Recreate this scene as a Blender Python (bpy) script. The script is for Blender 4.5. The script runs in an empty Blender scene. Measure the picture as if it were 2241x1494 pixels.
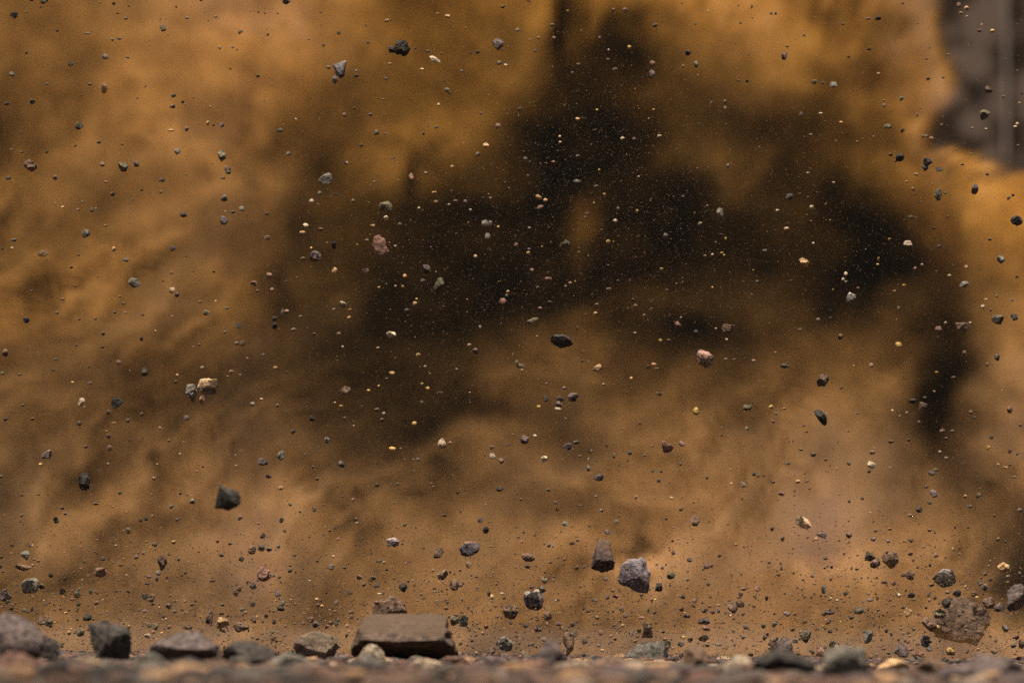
import bpy, bmesh, math, random
import numpy as np
from mathutils import Vector, Matrix, noise as mnoise

# ---------------------------------------------------------------- camera, world, sun, exposure
sc = bpy.context.scene
COL = sc.collection
CAM_Z, PITCH, FPX = 0.115, math.radians(3.222), 10000.0     # low telephoto view, 2241 px wide
cam_data = bpy.data.cameras.new('camera')
cam = bpy.data.objects.new('camera', cam_data)
COL.objects.link(cam)
sc.camera = cam
cam_data.lens = 160.64
cam_data.sensor_width = 36
cam_data.clip_end = 600
cam.location = (0, 0, CAM_Z)
cam.rotation_euler = (math.radians(90) + PITCH, 0, 0)
cam_data.dof.use_dof = True
cam_data.dof.focus_distance = 10.0
cam_data.dof.aperture_fstop = 2.3
cam_data.dof.aperture_blades = 0

SUN_EL, SUN_AZ = math.radians(72), math.radians(-18)        # high sun, from behind and left of the camera
world = bpy.data.worlds.new('World')
sc.world = world
world.use_nodes = True
wn = world.node_tree
sky = wn.nodes.new('ShaderNodeTexSky')
sky.sky_type = 'NISHITA'
sky.sun_disc = False
sky.sun_elevation = SUN_EL
sky.sun_rotation = math.radians(180) - SUN_AZ
sky.dust_density = 3.0
wn.links.new(sky.outputs[0], wn.nodes['Background'].inputs[0])
wn.nodes['Background'].inputs[1].default_value = 0.05
sun_data = bpy.data.lights.new('sun', 'SUN')
sun_data.energy = 4.8
sun_data.angle = math.radians(0.6)
sun_data.color = (1.0, 0.93, 0.84)
sun = bpy.data.objects.new('sun', sun_data)
COL.objects.link(sun)
sun.rotation_euler = (math.radians(90) - SUN_EL, 0, SUN_AZ)
sc.view_settings.view_transform = 'Standard'
sc.view_settings.look = 'None'
sc.view_settings.gamma = 1
sc.view_settings.use_curve_mapping = False
sc.view_settings.exposure = 0.6
sc.cycles.use_denoising = False          # the photograph has the same fine grain
sc.cycles.volume_bounces = 2
sc.cycles.volume_step_rate = 2.6
sc.cycles.max_bounces = 6

RS = np.random.RandomState(11)
random.seed(5)


def ray_point(px, py, dist):
    """world point at forward distance dist that the photograph shows at px, py"""
    a = (px - 1120.5) / FPX
    b = -(py - 747.0) / FPX
    up = Vector((0, -math.sin(PITCH), math.cos(PITCH)))
    fw = Vector((0, math.cos(PITCH), math.sin(PITCH)))
    d = fw + Vector((1, 0, 0)) * a + up * b
    d *= dist / d.y
    return Vector((d.x, d.y, d.z + CAM_Z))


def tag(o, label=None, cat=None, group=None, kind=None):
    if label: o['label'] = label
    if cat: o['category'] = cat
    if group: o['group'] = group
    if kind: o['kind'] = kind
    return o


def link(name, me, mat=None):
    o = bpy.data.objects.new(name, me)
    COL.objects.link(o)
    if mat is not None and not me.materials:
        me.materials.append(mat)
    return o


# ---------------------------------------------------------------- materials
def rock_material(name, c, vary=0.6, scale=85.0, speck=0.55, rough=0.85):
    m = bpy.data.materials.new(name)
    m.use_nodes = True
    t = m.node_tree
    N, L = t.nodes.new, t.links.new
    b = t.nodes['Principled BSDF']
    b.inputs['Roughness'].default_value = rough
    b.inputs['Specular IOR Level'].default_value = 0.35
    geo = N('ShaderNodeNewGeometry')
    oi = N('ShaderNodeObjectInfo')
    n1 = N('ShaderNodeTexNoise'); n1.inputs['Scale'].default_value = scale
    n1.inputs['Detail'].default_value = 5; n1.inputs['Roughness'].default_value = 0.65
    n2 = N('ShaderNodeTexNoise'); n2.inputs['Scale'].default_value = scale * 6
    n2.inputs['Detail'].default_value = 3
    L(geo.outputs['Position'], n1.inputs['Vector'])
    L(geo.outputs['Position'], n2.inputs['Vector'])
    r1 = N('ShaderNodeValToRGB')
    lo = [x * (1 - vary) for x in c]
    hi = [min(0.85, x * (1 + vary * 1.6) + 0.015) for x in c]
    r1.color_ramp.elements[0].position = 0.36; r1.color_ramp.elements[0].color = (*lo, 1)
    r1.color_ramp.elements[1].position = 0.66; r1.color_ramp.elements[1].color = (*hi, 1)
    L(n1.outputs['Fac'], r1.inputs['Fac'])
    r2 = N('ShaderNodeValToRGB')
    r2.color_ramp.elements[0].position = 0.58; r2.color_ramp.elements[0].color = (0, 0, 0, 1)
    r2.color_ramp.elements[1].position = 0.72; r2.color_ramp.elements[1].color = (speck, speck, speck, 1)
    L(n2.outputs['Fac'], r2.inputs['Fac'])
    mx = N('ShaderNodeMix'); mx.data_type = 'RGBA'
    L(r2.outputs['Color'], mx.inputs[0])
    L(r1.outputs['Color'], mx.inputs[6])
    mx.inputs[7].default_value = (*[min(0.8, x * 2.2 + 0.06) for x in c], 1)
    mul = N('ShaderNodeHueSaturation')
    mr = N('ShaderNodeMapRange'); mr.inputs['To Min'].default_value = 0.75; mr.inputs['To Max'].default_value = 1.35
    L(oi.outputs['Random'], mr.inputs['Value'])
    L(mr.outputs[0], mul.inputs['Value'])
    L(mx.outputs[2], mul.inputs['Color'])
    L(mul.outputs[0], b.inputs['Base Color'])
    bp = N('ShaderNodeBump'); bp.inputs['Strength'].default_value = 0.9; bp.inputs['Distance'].default_value = 0.006
    L(n1.outputs['Fac'], bp.inputs['Height'])
    L(bp.outputs[0], b.inputs['Normal'])
    return m


CM = {'k': ('dark', (.030, .0215, .0145)), 'g': ('grey', (.094, .079, .062)), 'b': ('brown', (.100, .056, .032)),
      't': ('tan', (.30, .18, .085)), 'p': ('pale', (.31, .235, .165)), 'r': ('reddish', (.145, .072, .048)),
      'v': ('violet-grey', (.078, .053, .047)), 'o': ('olive-brown', (.075, .060, .030)), 'y': ('yellowish', (.32, .20, .055))}
CM = {k: (n, (c[0] * .95, c[1] * .92, c[2] * .80)) for k, (n, c) in CM.items()}
MAT = {k: rock_material('rock_' + n.replace('-', '_'), c) for k, (n, c) in CM.items()}


def plain(name, c, rough=0.9):
    m = bpy.data.materials.new(name); m.use_nodes = True
    b = m.node_tree.nodes['Principled BSDF']
    b.inputs['Base Color'].default_value = (*c, 1); b.inputs['Roughness'].default_value = rough
    return m


# ---------------------------------------------------------------- rock shapes
def facet_cut(P, rs, n, lo, hi):
    """flatten everything beyond n random planes: broken faces with edges between them"""
    for _ in range(n):
        d = rs.normal(size=3); d /= np.linalg.norm(d)
        h = rs.uniform(lo, hi)
        s = P @ d
        over = s > h
        P[over] -= np.outer((s[over] - h) * 0.93, d)
    return P


def fnoise(P, scale, seed, octs=3):
    off = np.array([seed * 7.3, seed * 3.1, seed * 5.7])
    out = np.empty(len(P))
    for i, p in enumerate(P * scale + off):
        out[i] = mnoise.fractal(Vector(p), 0.9, 2.1, octs)
    return out


def ico(sub):
    bm = bmesh.new()
    bmesh.ops.create_icosphere(bm, subdivisions=sub, radius=1)
    P = np.array([v.co[:] for v in bm.verts])
    F = [[v.index for v in f.verts] for f in bm.faces]
    bm.free()
    return P, F


ICO = {s: ico(s) for s in (1, 2, 3, 4)}


def rock_mesh(seed, sub=3, cuts=9, rough=0.10, outline=None, depth=0.8, lo=.55, hi=.85):
    """a stone of half extent 1; outline: list of (x, z) corners in -1..1 that shape its silhouette"""
    rs = np.random.RandomState(seed)
    P, F = ICO[sub]
    P = P.copy()
    if outline is None:
        P = facet_cut(P, rs, cuts, lo, hi)
        P *= (1 + rough * 1.6 * fnoise(P, 1.1, seed, 2))[:, None]
        P *= (1 + rough * 0.8 * fnoise(P, 3.2, seed + 9, 3))[:, None]
    else:
        ang = np.array([math.atan2(z, x) for x, z in outline])
        pts = np.array(outline, float)
        order = np.argsort(ang); ang = ang[order]; pts = pts[order]
        th = np.arctan2(P[:, 2], P[:, 0])
        i1 = np.searchsorted(ang, th) % len(ang); i0 = (i1 - 1) % len(ang)
        A, B = pts[i0], pts[i1]
        c, s = np.cos(th), np.sin(th)
        E = B - A
        den = c * E[:, 1] - s * E[:, 0]
        r = (A[:, 0] * E[:, 1] - A[:, 1] * E[:, 0]) / np.where(abs(den) < 1e-6, 1e-6, den)
        r = np.clip(r, .1, 2)
        rho = np.hypot(P[:, 0], P[:, 2])
        rad = np.minimum(1, rho) ** 0.75
        Q = np.stack([c * r * rad, P[:, 1] * depth, s * r * rad], 1)
        for _ in range(cuts):
            d = rs.normal(size=3); d[1] = -abs(d[1]) * 1.6 - .5 if rs.rand() < .7 else abs(d[1]) + 1; d /= np.linalg.norm(d)
            sQ = Q @ d
            h = np.percentile(sQ, rs.uniform(72, 90))
            ov = sQ > h
            Q[ov] -= np.outer((sQ[ov] - h) * 0.85, d)
        P = Q
        P *= (1 + rough * 1.0 * fnoise(P, 1.9, seed + 9, 3))[:, None]
        P *= (1 + rough * 0.75 * fnoise(P, 5.0, seed + 19, 4))[:, None]
    mn, mx = P.min(0), P.max(0)
    if outline is None:
        P = (P - (mn + mx) / 2) / ((mx - mn) / 2)
    else:
        P[:, 0] = (P[:, 0] - (mn[0] + mx[0]) / 2) / ((mx[0] - mn[0]) / 2)
        P[:, 2] = (P[:, 2] - (mn[2] + mx[2]) / 2) / ((mx[2] - mn[2]) / 2)
    return P, F


def mesh_from(name, P, F, mat=None, sharp=True):
    me = bpy.data.meshes.new(name)
    me.from_pydata(P.tolist(), [], F)
    if mat: me.materials.append(mat)
    me.polygons.foreach_set('use_smooth', np.ones(len(F), bool))
    if sharp:
        try: me.set_sharp_from_angle(angle=math.radians(24))
        except Exception: pass
    me.update()
    return me


SHAPES = []
for s in range(14):
    SHAPES.append(rock_mesh(100 + s, sub=3, cuts=11 if s % 3 else 6, rough=.12 if s % 3 else .16,
                            lo=.5 if s % 3 else .7, hi=.85 if s % 3 else .95))
BASE = {}


def shared_rock(shape, col):
    k = (shape, col)
    if k not in BASE:
        P, F = SHAPES[shape]
        BASE[k] = mesh_from('stone_shape', P, F, MAT[col])
    return BASE[k]


# ---------------------------------------------------------------- dust: colour of the grains, and single puffs (+) and gaps (-)
DUST_COLOR = (.96, .448, .078)
SAND_COLOR = (.96, .515, .182)
DUST_ABS = (0.0, .15, .36)
# place across the cloud, half widths, tilt, change of optical depth
PUFFS = [(1005, 240, 42, 60, 60, .28), (870, 300, 60, 26, 20, .10), (845, 385, 48, 30, 0, .16), (888, 372, 14, 40, 0, -.22),
         (1275, 480, 26, 58, -6, .14), (1235, 235, 22, 16, 30, .06), (1625, 385, 20, 70, -35, .13), (1495, 290, 30, 34, 0, .10),
         (1318, 18, 10, 34, 0, .35), (1185, 20, 22, 50, -15, .40), (1225, 60, 24, 60, 0, -.18), (1385, 30, 34, 26, 0, -.30),
         (1440, 85, 60, 16, -12, .14), (1850, 215, 16, 90, 0, .22), (1925, 90, 44, 50, 0, -.45), (1900, 250, 34, 60, 0, -.20),
         (1260, 330, 34, 80, 0, -.08), (1150, 520, 80, 60, 0, -.05), (1870, 620, 60, 48, 0, -.05), (1940, 540, 50, 26, -20, -.04),
         (2080, 850, 32, 90, 6, -.08), (1470, 690, 90, 26, 14, -.05), (1830, 800, 150, 60, 20, .16),
         (2215, 440, 60, 40, -20, .7), (2120, 400, 50, 18, -25, .6), (560, 60, 90, 70, 0, .3), (240, 260, 90, 60, 40, .10),
         (350, 500, 120, 40, 35, .10), (620, 280, 50, 110, 10, -.12), (880, 690, 120, 30, 20, -.05), (1010, 905, 120, 34, 22, -.10),
         (1250, 930, 190, 26, 26, .22), (1600, 1010, 260, 24, 28, .22), (1480, 1090, 200, 22, 28, -.18), (930, 1010, 130, 22, 18, .14),
         (560, 1060, 120, 60, 35, .20), (200, 1060, 90, 24, 35, -.12), (190, 1120, 120, 26, 35, .18), (700, 1190, 60, 90, -20, -.22)]
# the cloud's right hand border from the top down
EDGE = [(2048, -900), (2048, 0), (2044, 60), (2062, 120), (2088, 180), (2074, 230), (2034, 285), (2048, 325), (2120, 352), (2200, 378), (2320, 392), (2900, 400), (2900, 3000)]

TAU_TEXT = '''
0.137 0.284 0.534 1.39 2.7 1.22 0.174 0.177 0.375 0.0947 0.991 1.57 2.7 2.7 2.7 0.8 0.8
0.251 0.224 0.569 0.438 0.556 1.06 0.419 0.196 0.172 0.112 0.00719 0.605 1.01 1.17 2.7 0.8 0.8
0.152 0.349 0.497 0.575 0.964 0.221 0.233 0.0584 0.288 0.0348 0.0486 0.194 0.5 0.242 0.959 0.8 0.8
0.0632 0.489 0.439 1.31 0.625 0.202 0.26 0.225 0.0348 0.003 0.00878 0.129 0.0642 0.112 0.68 1.2 1.2
0.249 0.492 0.302 0.491 0.998 0.103 0.209 0.0837 0.0594 0.003 0.0328 0.334 0.0531 0.115 0.432 1.2 1.2
0.28 0.183 0.41 0.505 0.497 0.167 0.0645 0.00665 0.003 0.003 0.003 0.0243 0.0803 0.003 0.0426 0.464 0.41
0.282 0.453 0.277 0.448 0.483 0.141 0.0415 0.003 0.003 0.003 0.003 0.003 0.0265 0.0398 0.003 0.228 0.487
0.596 0.409 0.577 0.613 0.331 0.196 0.0194 0.00553 0.003 0.0144 0.06 0.0754 0.0931 0.003 0.166 0.111 0.687
0.203 0.258 0.167 0.221 0.308 0.0906 0.048 0.0351 0.0688 0.227 0.0939 0.00542 0.06 0.0278 0.0224 0.00929 0.791
0.332 0.247 0.086 0.134 0.137 0.0561 0.0328 0.0654 0.229 0.203 0.0671 0.0617 0.159 0.0375 0.212 0.0205 0.833
0.286 0.198 0.258 0.202 0.276 0.0426 0.072 0.123 0.0891 0.0221 0.297 0.595 0.278 0.64 0.2 0.0582 0.71
0.199 0.196 0.225 0.621 0.0801 0.228 0.137 0.0537 0.25 0.322 0.372 0.458 0.416 0.722 0.593 0.132 0.647
0.192 0.489 0.591 0.326 0.917 0.654 0.75 0.444 0.29 0.164 0.487 0.822 0.311 1.68 0.623 0.354 0.12
0.192 0.464 0.451 0.506 1.08 0.67 0.464 0.656 0.503 0.848 2 0.492 0.88 1.5 0.824 0.314 0.0798
0.201 0.617 0.304 0.388 0.666 0.304 0.445 0.45 0.624 0.775 0.592 0.56 0.569 0.57 0.669 0.386 0.0412
0.5 0.5 0.5 0.5 0.533 0.5 0.5 0.5 0.5 0.62 0.5 0.5 0.5 0.5 0.535 0.5 0.5
'''

# ---------------------------------------------------------------- the flying stones, one line group per area of the view
# cx cy w h colour [f = further back inside the dust] [#name of a big landmark stone]
AREAS = {
(0, 0): '''120 132 75 60 k;385 8 70 56 o;275 0 40 25 k;355 62 28 20 o;1423 250 58 62 o;1755 2 30 22 k;2102 283 45 38 o;995 33 30 28 k;1100 165 34 22 g;1635 157 36 22 v;1887 147 28 24 o;500 270 30 18 k;762 292 50 22 b;795 278 20 10 b;980 347 34 28 g;1040 337 46 28 o f;919 495 55 50 v;1115 503 36 20 o;618 558 52 46 k;105 648 46 42 g;230 465 22 26 k;787 738 34 28 o;282 888 46 50 o;62 908 42 34 k;1518 836 42 38 v;1508 932 50 36 v;1597 892 28 30 v;1620 915 18 18 v;1920 418 30 30 o;2035 415 24 20 v;2073 435 16 16 k;1273 757 20 20 k;915 770 60 100 b f;693 1100 66 66 o;862 1243 40 30 o;1495 1140 60 28 t;1633 1130 32 44 g;1550 1325 54 60 g;1940 1360 78 105 o;1818 1078 26 44 t;1868 1095 22 22 v;1940 1092 46 40 v;268 1448 116 100 b #plum;893 1435 44 46 b;1078 1460 90 80 o;1192 1433 46 56 v;1990 1475 60 50 b;100 1310 36 20 r;188 1328 30 22 o;408 1330 26 22 o;660 1272 28 28 b;1068 1260 30 24 b;182 1148 20 18 k;1690 850 14 22 v;1200 860 18 18 k;710 838 18 18 k;410 735 34 24 v;232 105 22 18 o;1125 52 18 18 k;1540 60 20 22 k;876 22 26 18 o;1025 118 26 16 o;1403 170 18 20 b;1820 180 16 16 o;2013 600 20 20 o''',
(1, 0): '''268 12 70 54 v;725 288 34 32 k;1147 183 42 32 t;1180 175 18 18 o;980 368 26 34 k;593 398 28 28 v;1278 422 142 140 k #blacklump;1190 432 62 64 k;1505 448 40 28 k;1565 520 92 66 p #flake;2122 388 104 104 v #wedge;1938 458 36 34 k;1677 142 46 34 t;2160 58 42 36 o;730 608 116 154 g #taper;690 697 44 70 g;630 590 42 34 o;880 663 40 34 k;877 620 28 24 g;1132 686 34 26 v;1172 560 30 22 p;1795 620 40 22 v;2128 550 48 40 o;1672 785 46 40 o;1690 812 28 22 o;15 663 30 34 o;107 304 26 26 b;463 343 22 20 o;1000 1003 42 30 v;772 1003 32 40 b;210 1138 50 42 k;1055 1157 40 52 o;1135 1170 28 20 v;1463 1167 28 32 v;2113 1103 55 50 b f;1575 1112 34 28 g;918 1270 42 30 k;2010 1270 56 48 t;1940 1347 44 40 b;285 1343 40 34 g;790 1425 36 32 g;1200 1380 36 20 v;860 945 34 20 o;1113 868 28 18 o;1965 988 32 22 b;1718 1458 30 24 t;1597 915 24 32 t;78 118 18 18 k;192 118 20 18 v;22 110 18 20 k;565 105 18 22 v;1395 422 22 24 k;1625 470 30 22 r;2185 570 30 24 p;1590 123 26 20 t;1708 45 20 18 k;962 226 20 14 k;75 886 14 14 k;350 1042 16 16 p;1450 605 34 22 t;1875 462 28 22 k''',
(2, 0): '''50 262 36 30 g;355 220 36 26 o;490 98 28 20 y;232 330 28 32 b;158 348 20 20 r;370 332 32 30 b;768 330 26 32 r;1543 462 56 50 k;1612 560 40 70 o;1230 555 44 50 b;1227 650 52 78 v;1497 580 28 28 b;1255 222 36 40 g;890 92 40 36 b;990 90 44 44 b f;1030 413 30 32 y;905 606 50 22 g;583 565 40 30 v;530 637 22 16 p;846 440 20 26 p;840 520 34 20 b;420 1195 24 30 t;425 1242 28 20 t;578 1040 40 26 t;967 1210 36 32 p;1070 1213 34 28 b;1292 1192 40 28 p;577 1363 36 28 v;120 1385 36 26 g;362 1418 34 26 r;1888 1450 28 40 g;1865 890 26 34 b;1865 945 28 40 b;1745 898 28 28 k;745 960 24 16 y;1240 958 20 18 y;2057 710 26 30 k;1980 708 28 26 k;205 445 32 28 k;72 952 40 40 k f;1716 100 24 18 t;145 8 34 20 k;2100 62 18 30 k;2000 203 24 16 k;2102 155 24 16 b;1608 210 26 20 o;1490 30 24 18 b;1982 50 20 16 k;1080 778 12 12 y;765 1485 20 16 y''',
(3, 0): '''1740 75 44 44 t;1690 115 32 24 t;1745 145 28 20 t;1672 45 40 50 b f;1965 273 42 34 t;1853 270 42 30 r;965 158 56 40 k;880 163 40 28 v;655 210 32 26 k;145 495 52 66 v;175 407 30 22 b;318 308 26 24 o;888 432 36 20 k;707 498 22 20 k;1387 515 24 20 r;1417 420 18 20 r;408 717 58 44 o;482 722 28 28 k;577 740 66 52 g;970 648 30 28 t;1932 783 66 62 b;1900 1003 86 92 o #olive;2063 845 36 26 b;1403 690 36 28 b;1533 677 26 28 o;1170 862 38 44 o;1018 882 30 16 t;1018 920 36 36 b;1053 1105 66 44 o;1182 1143 36 36 k;1390 1187 40 26 b;1430 1208 36 30 b;1355 1190 24 36 o;1155 1378 72 70 k;1128 1405 44 30 b;1075 1353 36 34 b;1403 1415 86 80 k #pairtop;1372 1462 62 62 k;1500 1480 60 40 k;1700 1438 30 22 r;375 1180 32 22 p;640 1068 28 18 t;2183 1083 30 30 t;2167 1110 32 24 p;1910 1130 24 20 p;2190 1275 30 22 r;293 1005 34 50 g f;463 993 34 22 p;33 118 20 26 k;70 118 22 28 k;1182 32 28 16 k;645 42 18 14 k;1312 203 22 18 r;1580 478 20 16 p;2085 518 20 18 o;1987 478 20 18 b;1268 556 16 16 r;2222 820 22 22 k;2203 900 24 18 t;2185 617 24 16 b;1870 217 18 16 t;783 1238 24 22 o;600 1230 28 14 b;1310 1008 22 22 o;1335 945 22 22 o;1790 1122 22 20 p;1520 1098 22 34 b''',
(0, 1): '''75 64 48 34 k;480 60 40 44 g;928 97 28 22 b;985 205 40 40 b;1240 168 22 26 k;1410 190 32 26 o;1413 80 52 38 k;1627 32 22 16 v;1995 12 50 40 k;1950 62 38 30 b;1960 240 56 60 g;2115 332 44 46 g;2037 363 36 26 g;1602 385 64 46 k;1958 433 78 82 v;1155 253 32 18 o;803 340 30 44 o;838 329 24 14 o;685 338 36 16 r;548 317 34 20 t;722 272 24 20 o;922 480 28 22 t;122 606 44 28 g;105 675 24 16 p;995 685 38 44 t;1510 680 46 56 v;1100 778 50 38 v;622 845 28 26 k;375 725 90 60 b f;750 550 70 80 g f;1177 980 106 84 g #bluefacet;1502 1048 50 52 p;1548 1086 38 44 v;1500 893 36 26 r;655 1008 34 20 b;277 1050 26 26 k;550 1122 36 26 r;1080 1160 30 24 b;1003 1236 26 24 v;1098 1238 24 22 r;498 1240 34 28 o;1248 1258 28 26 b;232 1303 54 54 k;903 1424 34 36 o;1807 1243 50 50 o;1982 1200 34 28 o;2090 1353 52 44 k;1968 1410 34 28 o;1235 1472 36 36 k;2220 985 60 50 r;1868 883 26 24 o;693 1298 24 22 b;683 737 30 18 o;835 1297 24 18 b;978 255 14 12 b;1085 0 40 20 k;20 682 18 18 k;1380 662 14 14 r;538 862 16 16 b;855 930 12 12 k;735 1210 22 12 r;487 287 22 18 r;1738 955 20 18 r;1630 750 18 14 o;1885 1138 20 16 p;1750 1148 26 26 t;1505 1272 16 16 t;1360 1402 18 18 t;1425 965 16 16 k;1050 1098 26 20 y''',
(1, 1): '''605 65 120 100 g #smooth;558 197 42 38 o;487 265 44 40 p;437 480 52 44 p;410 540 50 30 t;567 513 46 32 b;100 585 60 38 b;683 645 40 80 k;520 745 100 100 v #rough;413 770 52 34 b;687 872 50 56 t;1135 320 112 104 o f;1137 415 40 44 p;1020 482 42 28 t;1257 475 38 46 o;1090 655 150 188 r #redangular;953 883 64 56 r;1303 918 36 34 t;1490 862 70 80 v;1462 960 46 34 v;1600 1005 88 150 o #shard;1745 264 42 24 r;1832 268 34 32 v;1572 272 36 28 b;2005 462 60 62 g f;2045 462 46 50 g f;2028 575 48 58 g;1920 747 34 30 t;2155 1143 66 60 r;2205 1060 30 34 t;2193 1090 26 30 g;1392 1163 38 40 t;1320 1217 40 32 v;763 1167 66 60 p #palecube;815 1283 36 28 y;1183 1433 84 60 p;392 1277 34 28 t;165 1293 42 44 k;165 1357 42 56 k;230 1245 24 90 v;265 1228 44 34 r;330 1388 50 36 o;117 913 54 48 r;143 1037 38 34 b;510 1425 34 22 r;850 262 36 32 o;1360 60 44 80 r;95 375 36 36 k;1283 1013 26 26 y;1222 1008 22 20 t;1077 1022 26 22 y;1560 192 44 24 y;1427 325 26 22 p;725 1425 40 34 b;1035 98 20 28 v;705 205 30 22 k;1485 20 28 30 g;968 608 34 26 r;1218 660 24 20 p;485 675 24 22 y;1690 297 24 20 p;15 1050 32 28 b;360 935 22 16 r;263 968 28 20 k;1168 632 14 26 t;1875 345 26 26 p;2052 240 24 16 p;2120 490 22 22 y;825 1215 24 22 y;685 1210 36 22 v;1405 1120 18 20 y;1960 1365 20 34 g''',
(2, 1): '''235 232 58 46 t;295 258 36 34 t;248 320 56 38 r f;575 93 76 34 g;740 143 44 40 v;470 650 82 92 o #ochrelump;905 436 44 30 p;843 620 38 36 y;1820 367 62 84 g f;1648 462 34 28 p;317 947 72 38 r;175 868 34 36 r;510 980 28 24 r;850 1040 50 38 b;330 1150 46 30 k;180 1312 100 56 o #slant;228 1022 30 26 o;1080 1182 38 36 r;733 1243 32 26 t;1217 1152 32 28 k;1455 1348 58 62 r;1893 1385 118 96 b #brownlump;1610 1410 46 48 k;1157 1262 26 24 r;2213 700 44 34 v;1837 718 32 20 y;1097 350 24 22 y;145 720 34 30 t;40 645 34 36 r;588 712 30 22 v;808 205 22 22 y;1870 595 20 24 y;1712 308 24 24 r;930 328 24 28 v;1300 1482 28 24 y;575 1375 26 30 b;435 1490 190 120 k #darkflake;1345 570 40 50 g f;150 685 24 22 v;265 665 16 18 y;155 500 26 24 g;718 283 18 18 t;1110 50 20 16 p;660 375 30 26 b;640 405 22 20 b;1500 228 30 20 g;1828 557 40 16 v;1440 988 20 18 r;1755 1020 22 18 t;1355 1043 28 18 r;470 1010 22 20 r;1060 1128 20 28 v;745 1165 38 18 b;648 1258 30 22 b;245 1200 34 24 r;2145 965 28 18 v;1480 1283 18 18 p;1690 742 24 18 y;1755 730 22 18 p;1855 738 20 18 y;1075 1418 28 22 r;1370 1480 34 20 b;1785 1380 20 20 t;1877 1475 22 20 p;1310 855 34 14 y''',
(3, 1): '''190 228 66 60 k;1488 210 70 112 o #stacked;1810 165 60 84 v;2145 215 26 26 k;2110 240 34 34 b;2177 438 110 92 k #blackoval;1253 405 50 36 k;1577 403 30 28 b;1300 30 40 28 b;1550 195 28 24 o;2040 775 68 72 g;1227 635 78 50 p;1500 660 46 36 k;320 798 88 76 t #orangeround;733 1110 88 96 g #whitetop;1720 993 80 56 g;1700 1373 114 96 b #dullblock;1495 1378 60 40 r;2012 1300 104 84 o #olivelump;2155 1280 62 66 k;1880 1188 32 42 p;635 1452 44 50 b;660 948 26 28 p;683 900 34 36 p;683 972 26 28 g;165 505 46 26 p;85 350 36 26 p;385 318 34 32 p;1737 840 34 36 r f;280 1388 30 24 b;1943 600 34 28 o;1453 503 28 28 k;1217 97 34 20 t;1195 1002 40 20 y;1107 1052 30 20 r;400 634 24 20 p;1920 30 28 30 v;578 105 24 20 p;355 18 36 14 t;285 205 24 24 r;380 445 22 24 r;1145 1200 28 34 b f;1290 855 28 40 r;970 775 18 40 y;963 818 26 16 y;1065 598 26 18 y;790 1028 26 24 r;550 1290 28 28 k;205 965 24 24 k;2140 1130 28 24 g;1910 1125 32 20 t;1950 1218 28 24 r;2000 1095 24 24 o;1770 1328 24 20 p;1555 1328 20 20 p;2180 928 28 22 b;1590 915 34 20 t;440 1300 34 30 g f;1350 822 22 22 p;1345 270 26 22 o;1285 210 26 14 k;1440 115 20 24 b;1760 55 22 18 r;1270 160 36 30 r f''',
(0, 2): '''45 98 54 66 b;1265 262 60 80 k;787 362 40 36 b;1025 535 104 104 k #darkfacet;712 530 60 76 p;1673 450 96 152 g #greenlump;1812 392 172 142 t #tanoval;1765 510 50 80 r;1538 350 30 36 k;2022 266 44 36 r;1768 227 36 28 g;2070 15 40 34 b;2122 15 60 44 b;1692 45 28 20 b;1742 30 28 22 r;488 155 28 24 k;465 247 32 28 v;170 286 28 28 v;20 277 34 30 o;50 678 40 34 k;692 713 40 44 k;1120 690 36 44 g;285 678 32 28 b;948 828 34 44 v;950 618 28 42 g;1630 665 54 46 v;2205 545 46 40 g;1400 758 24 28 t;750 920 36 32 r;960 930 56 50 r f;1130 862 28 22 k;1478 866 26 26 o;407 985 88 78 v #ridged;355 1073 32 30 y;737 1222 98 152 k #tallblack;1345 1194 36 34 b;1680 1395 46 48 g;1505 1443 40 38 g;1577 1328 24 22 k;1640 1340 24 26 r;545 1456 38 26 r;190 1345 26 22 k;1048 1320 36 36 o;945 1070 28 30 o;1240 636 28 36 r;985 1445 26 22 b;203 557 28 22 o;370 285 22 16 k;668 35 26 24 k;780 222 20 20 k;1772 1096 22 16 k;835 1418 50 24 b;1990 306 20 18 b;895 50 30 22 o;635 355 26 16 y;1040 182 44 40 b f;1135 254 14 14 p;378 652 22 16 k;2098 290 20 14 r;995 712 44 16 y;930 786 18 18 y;1573 982 20 24 t;1720 1135 22 24 r;2060 993 18 18 p;2062 1085 18 16 p;335 1335 30 20 o;10 1180 22 34 o;250 1225 0 0 k;1375 1075 16 22 t;1325 1337 20 16 r;1550 292 20 20 t;740 570 28 18 o''',
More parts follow.
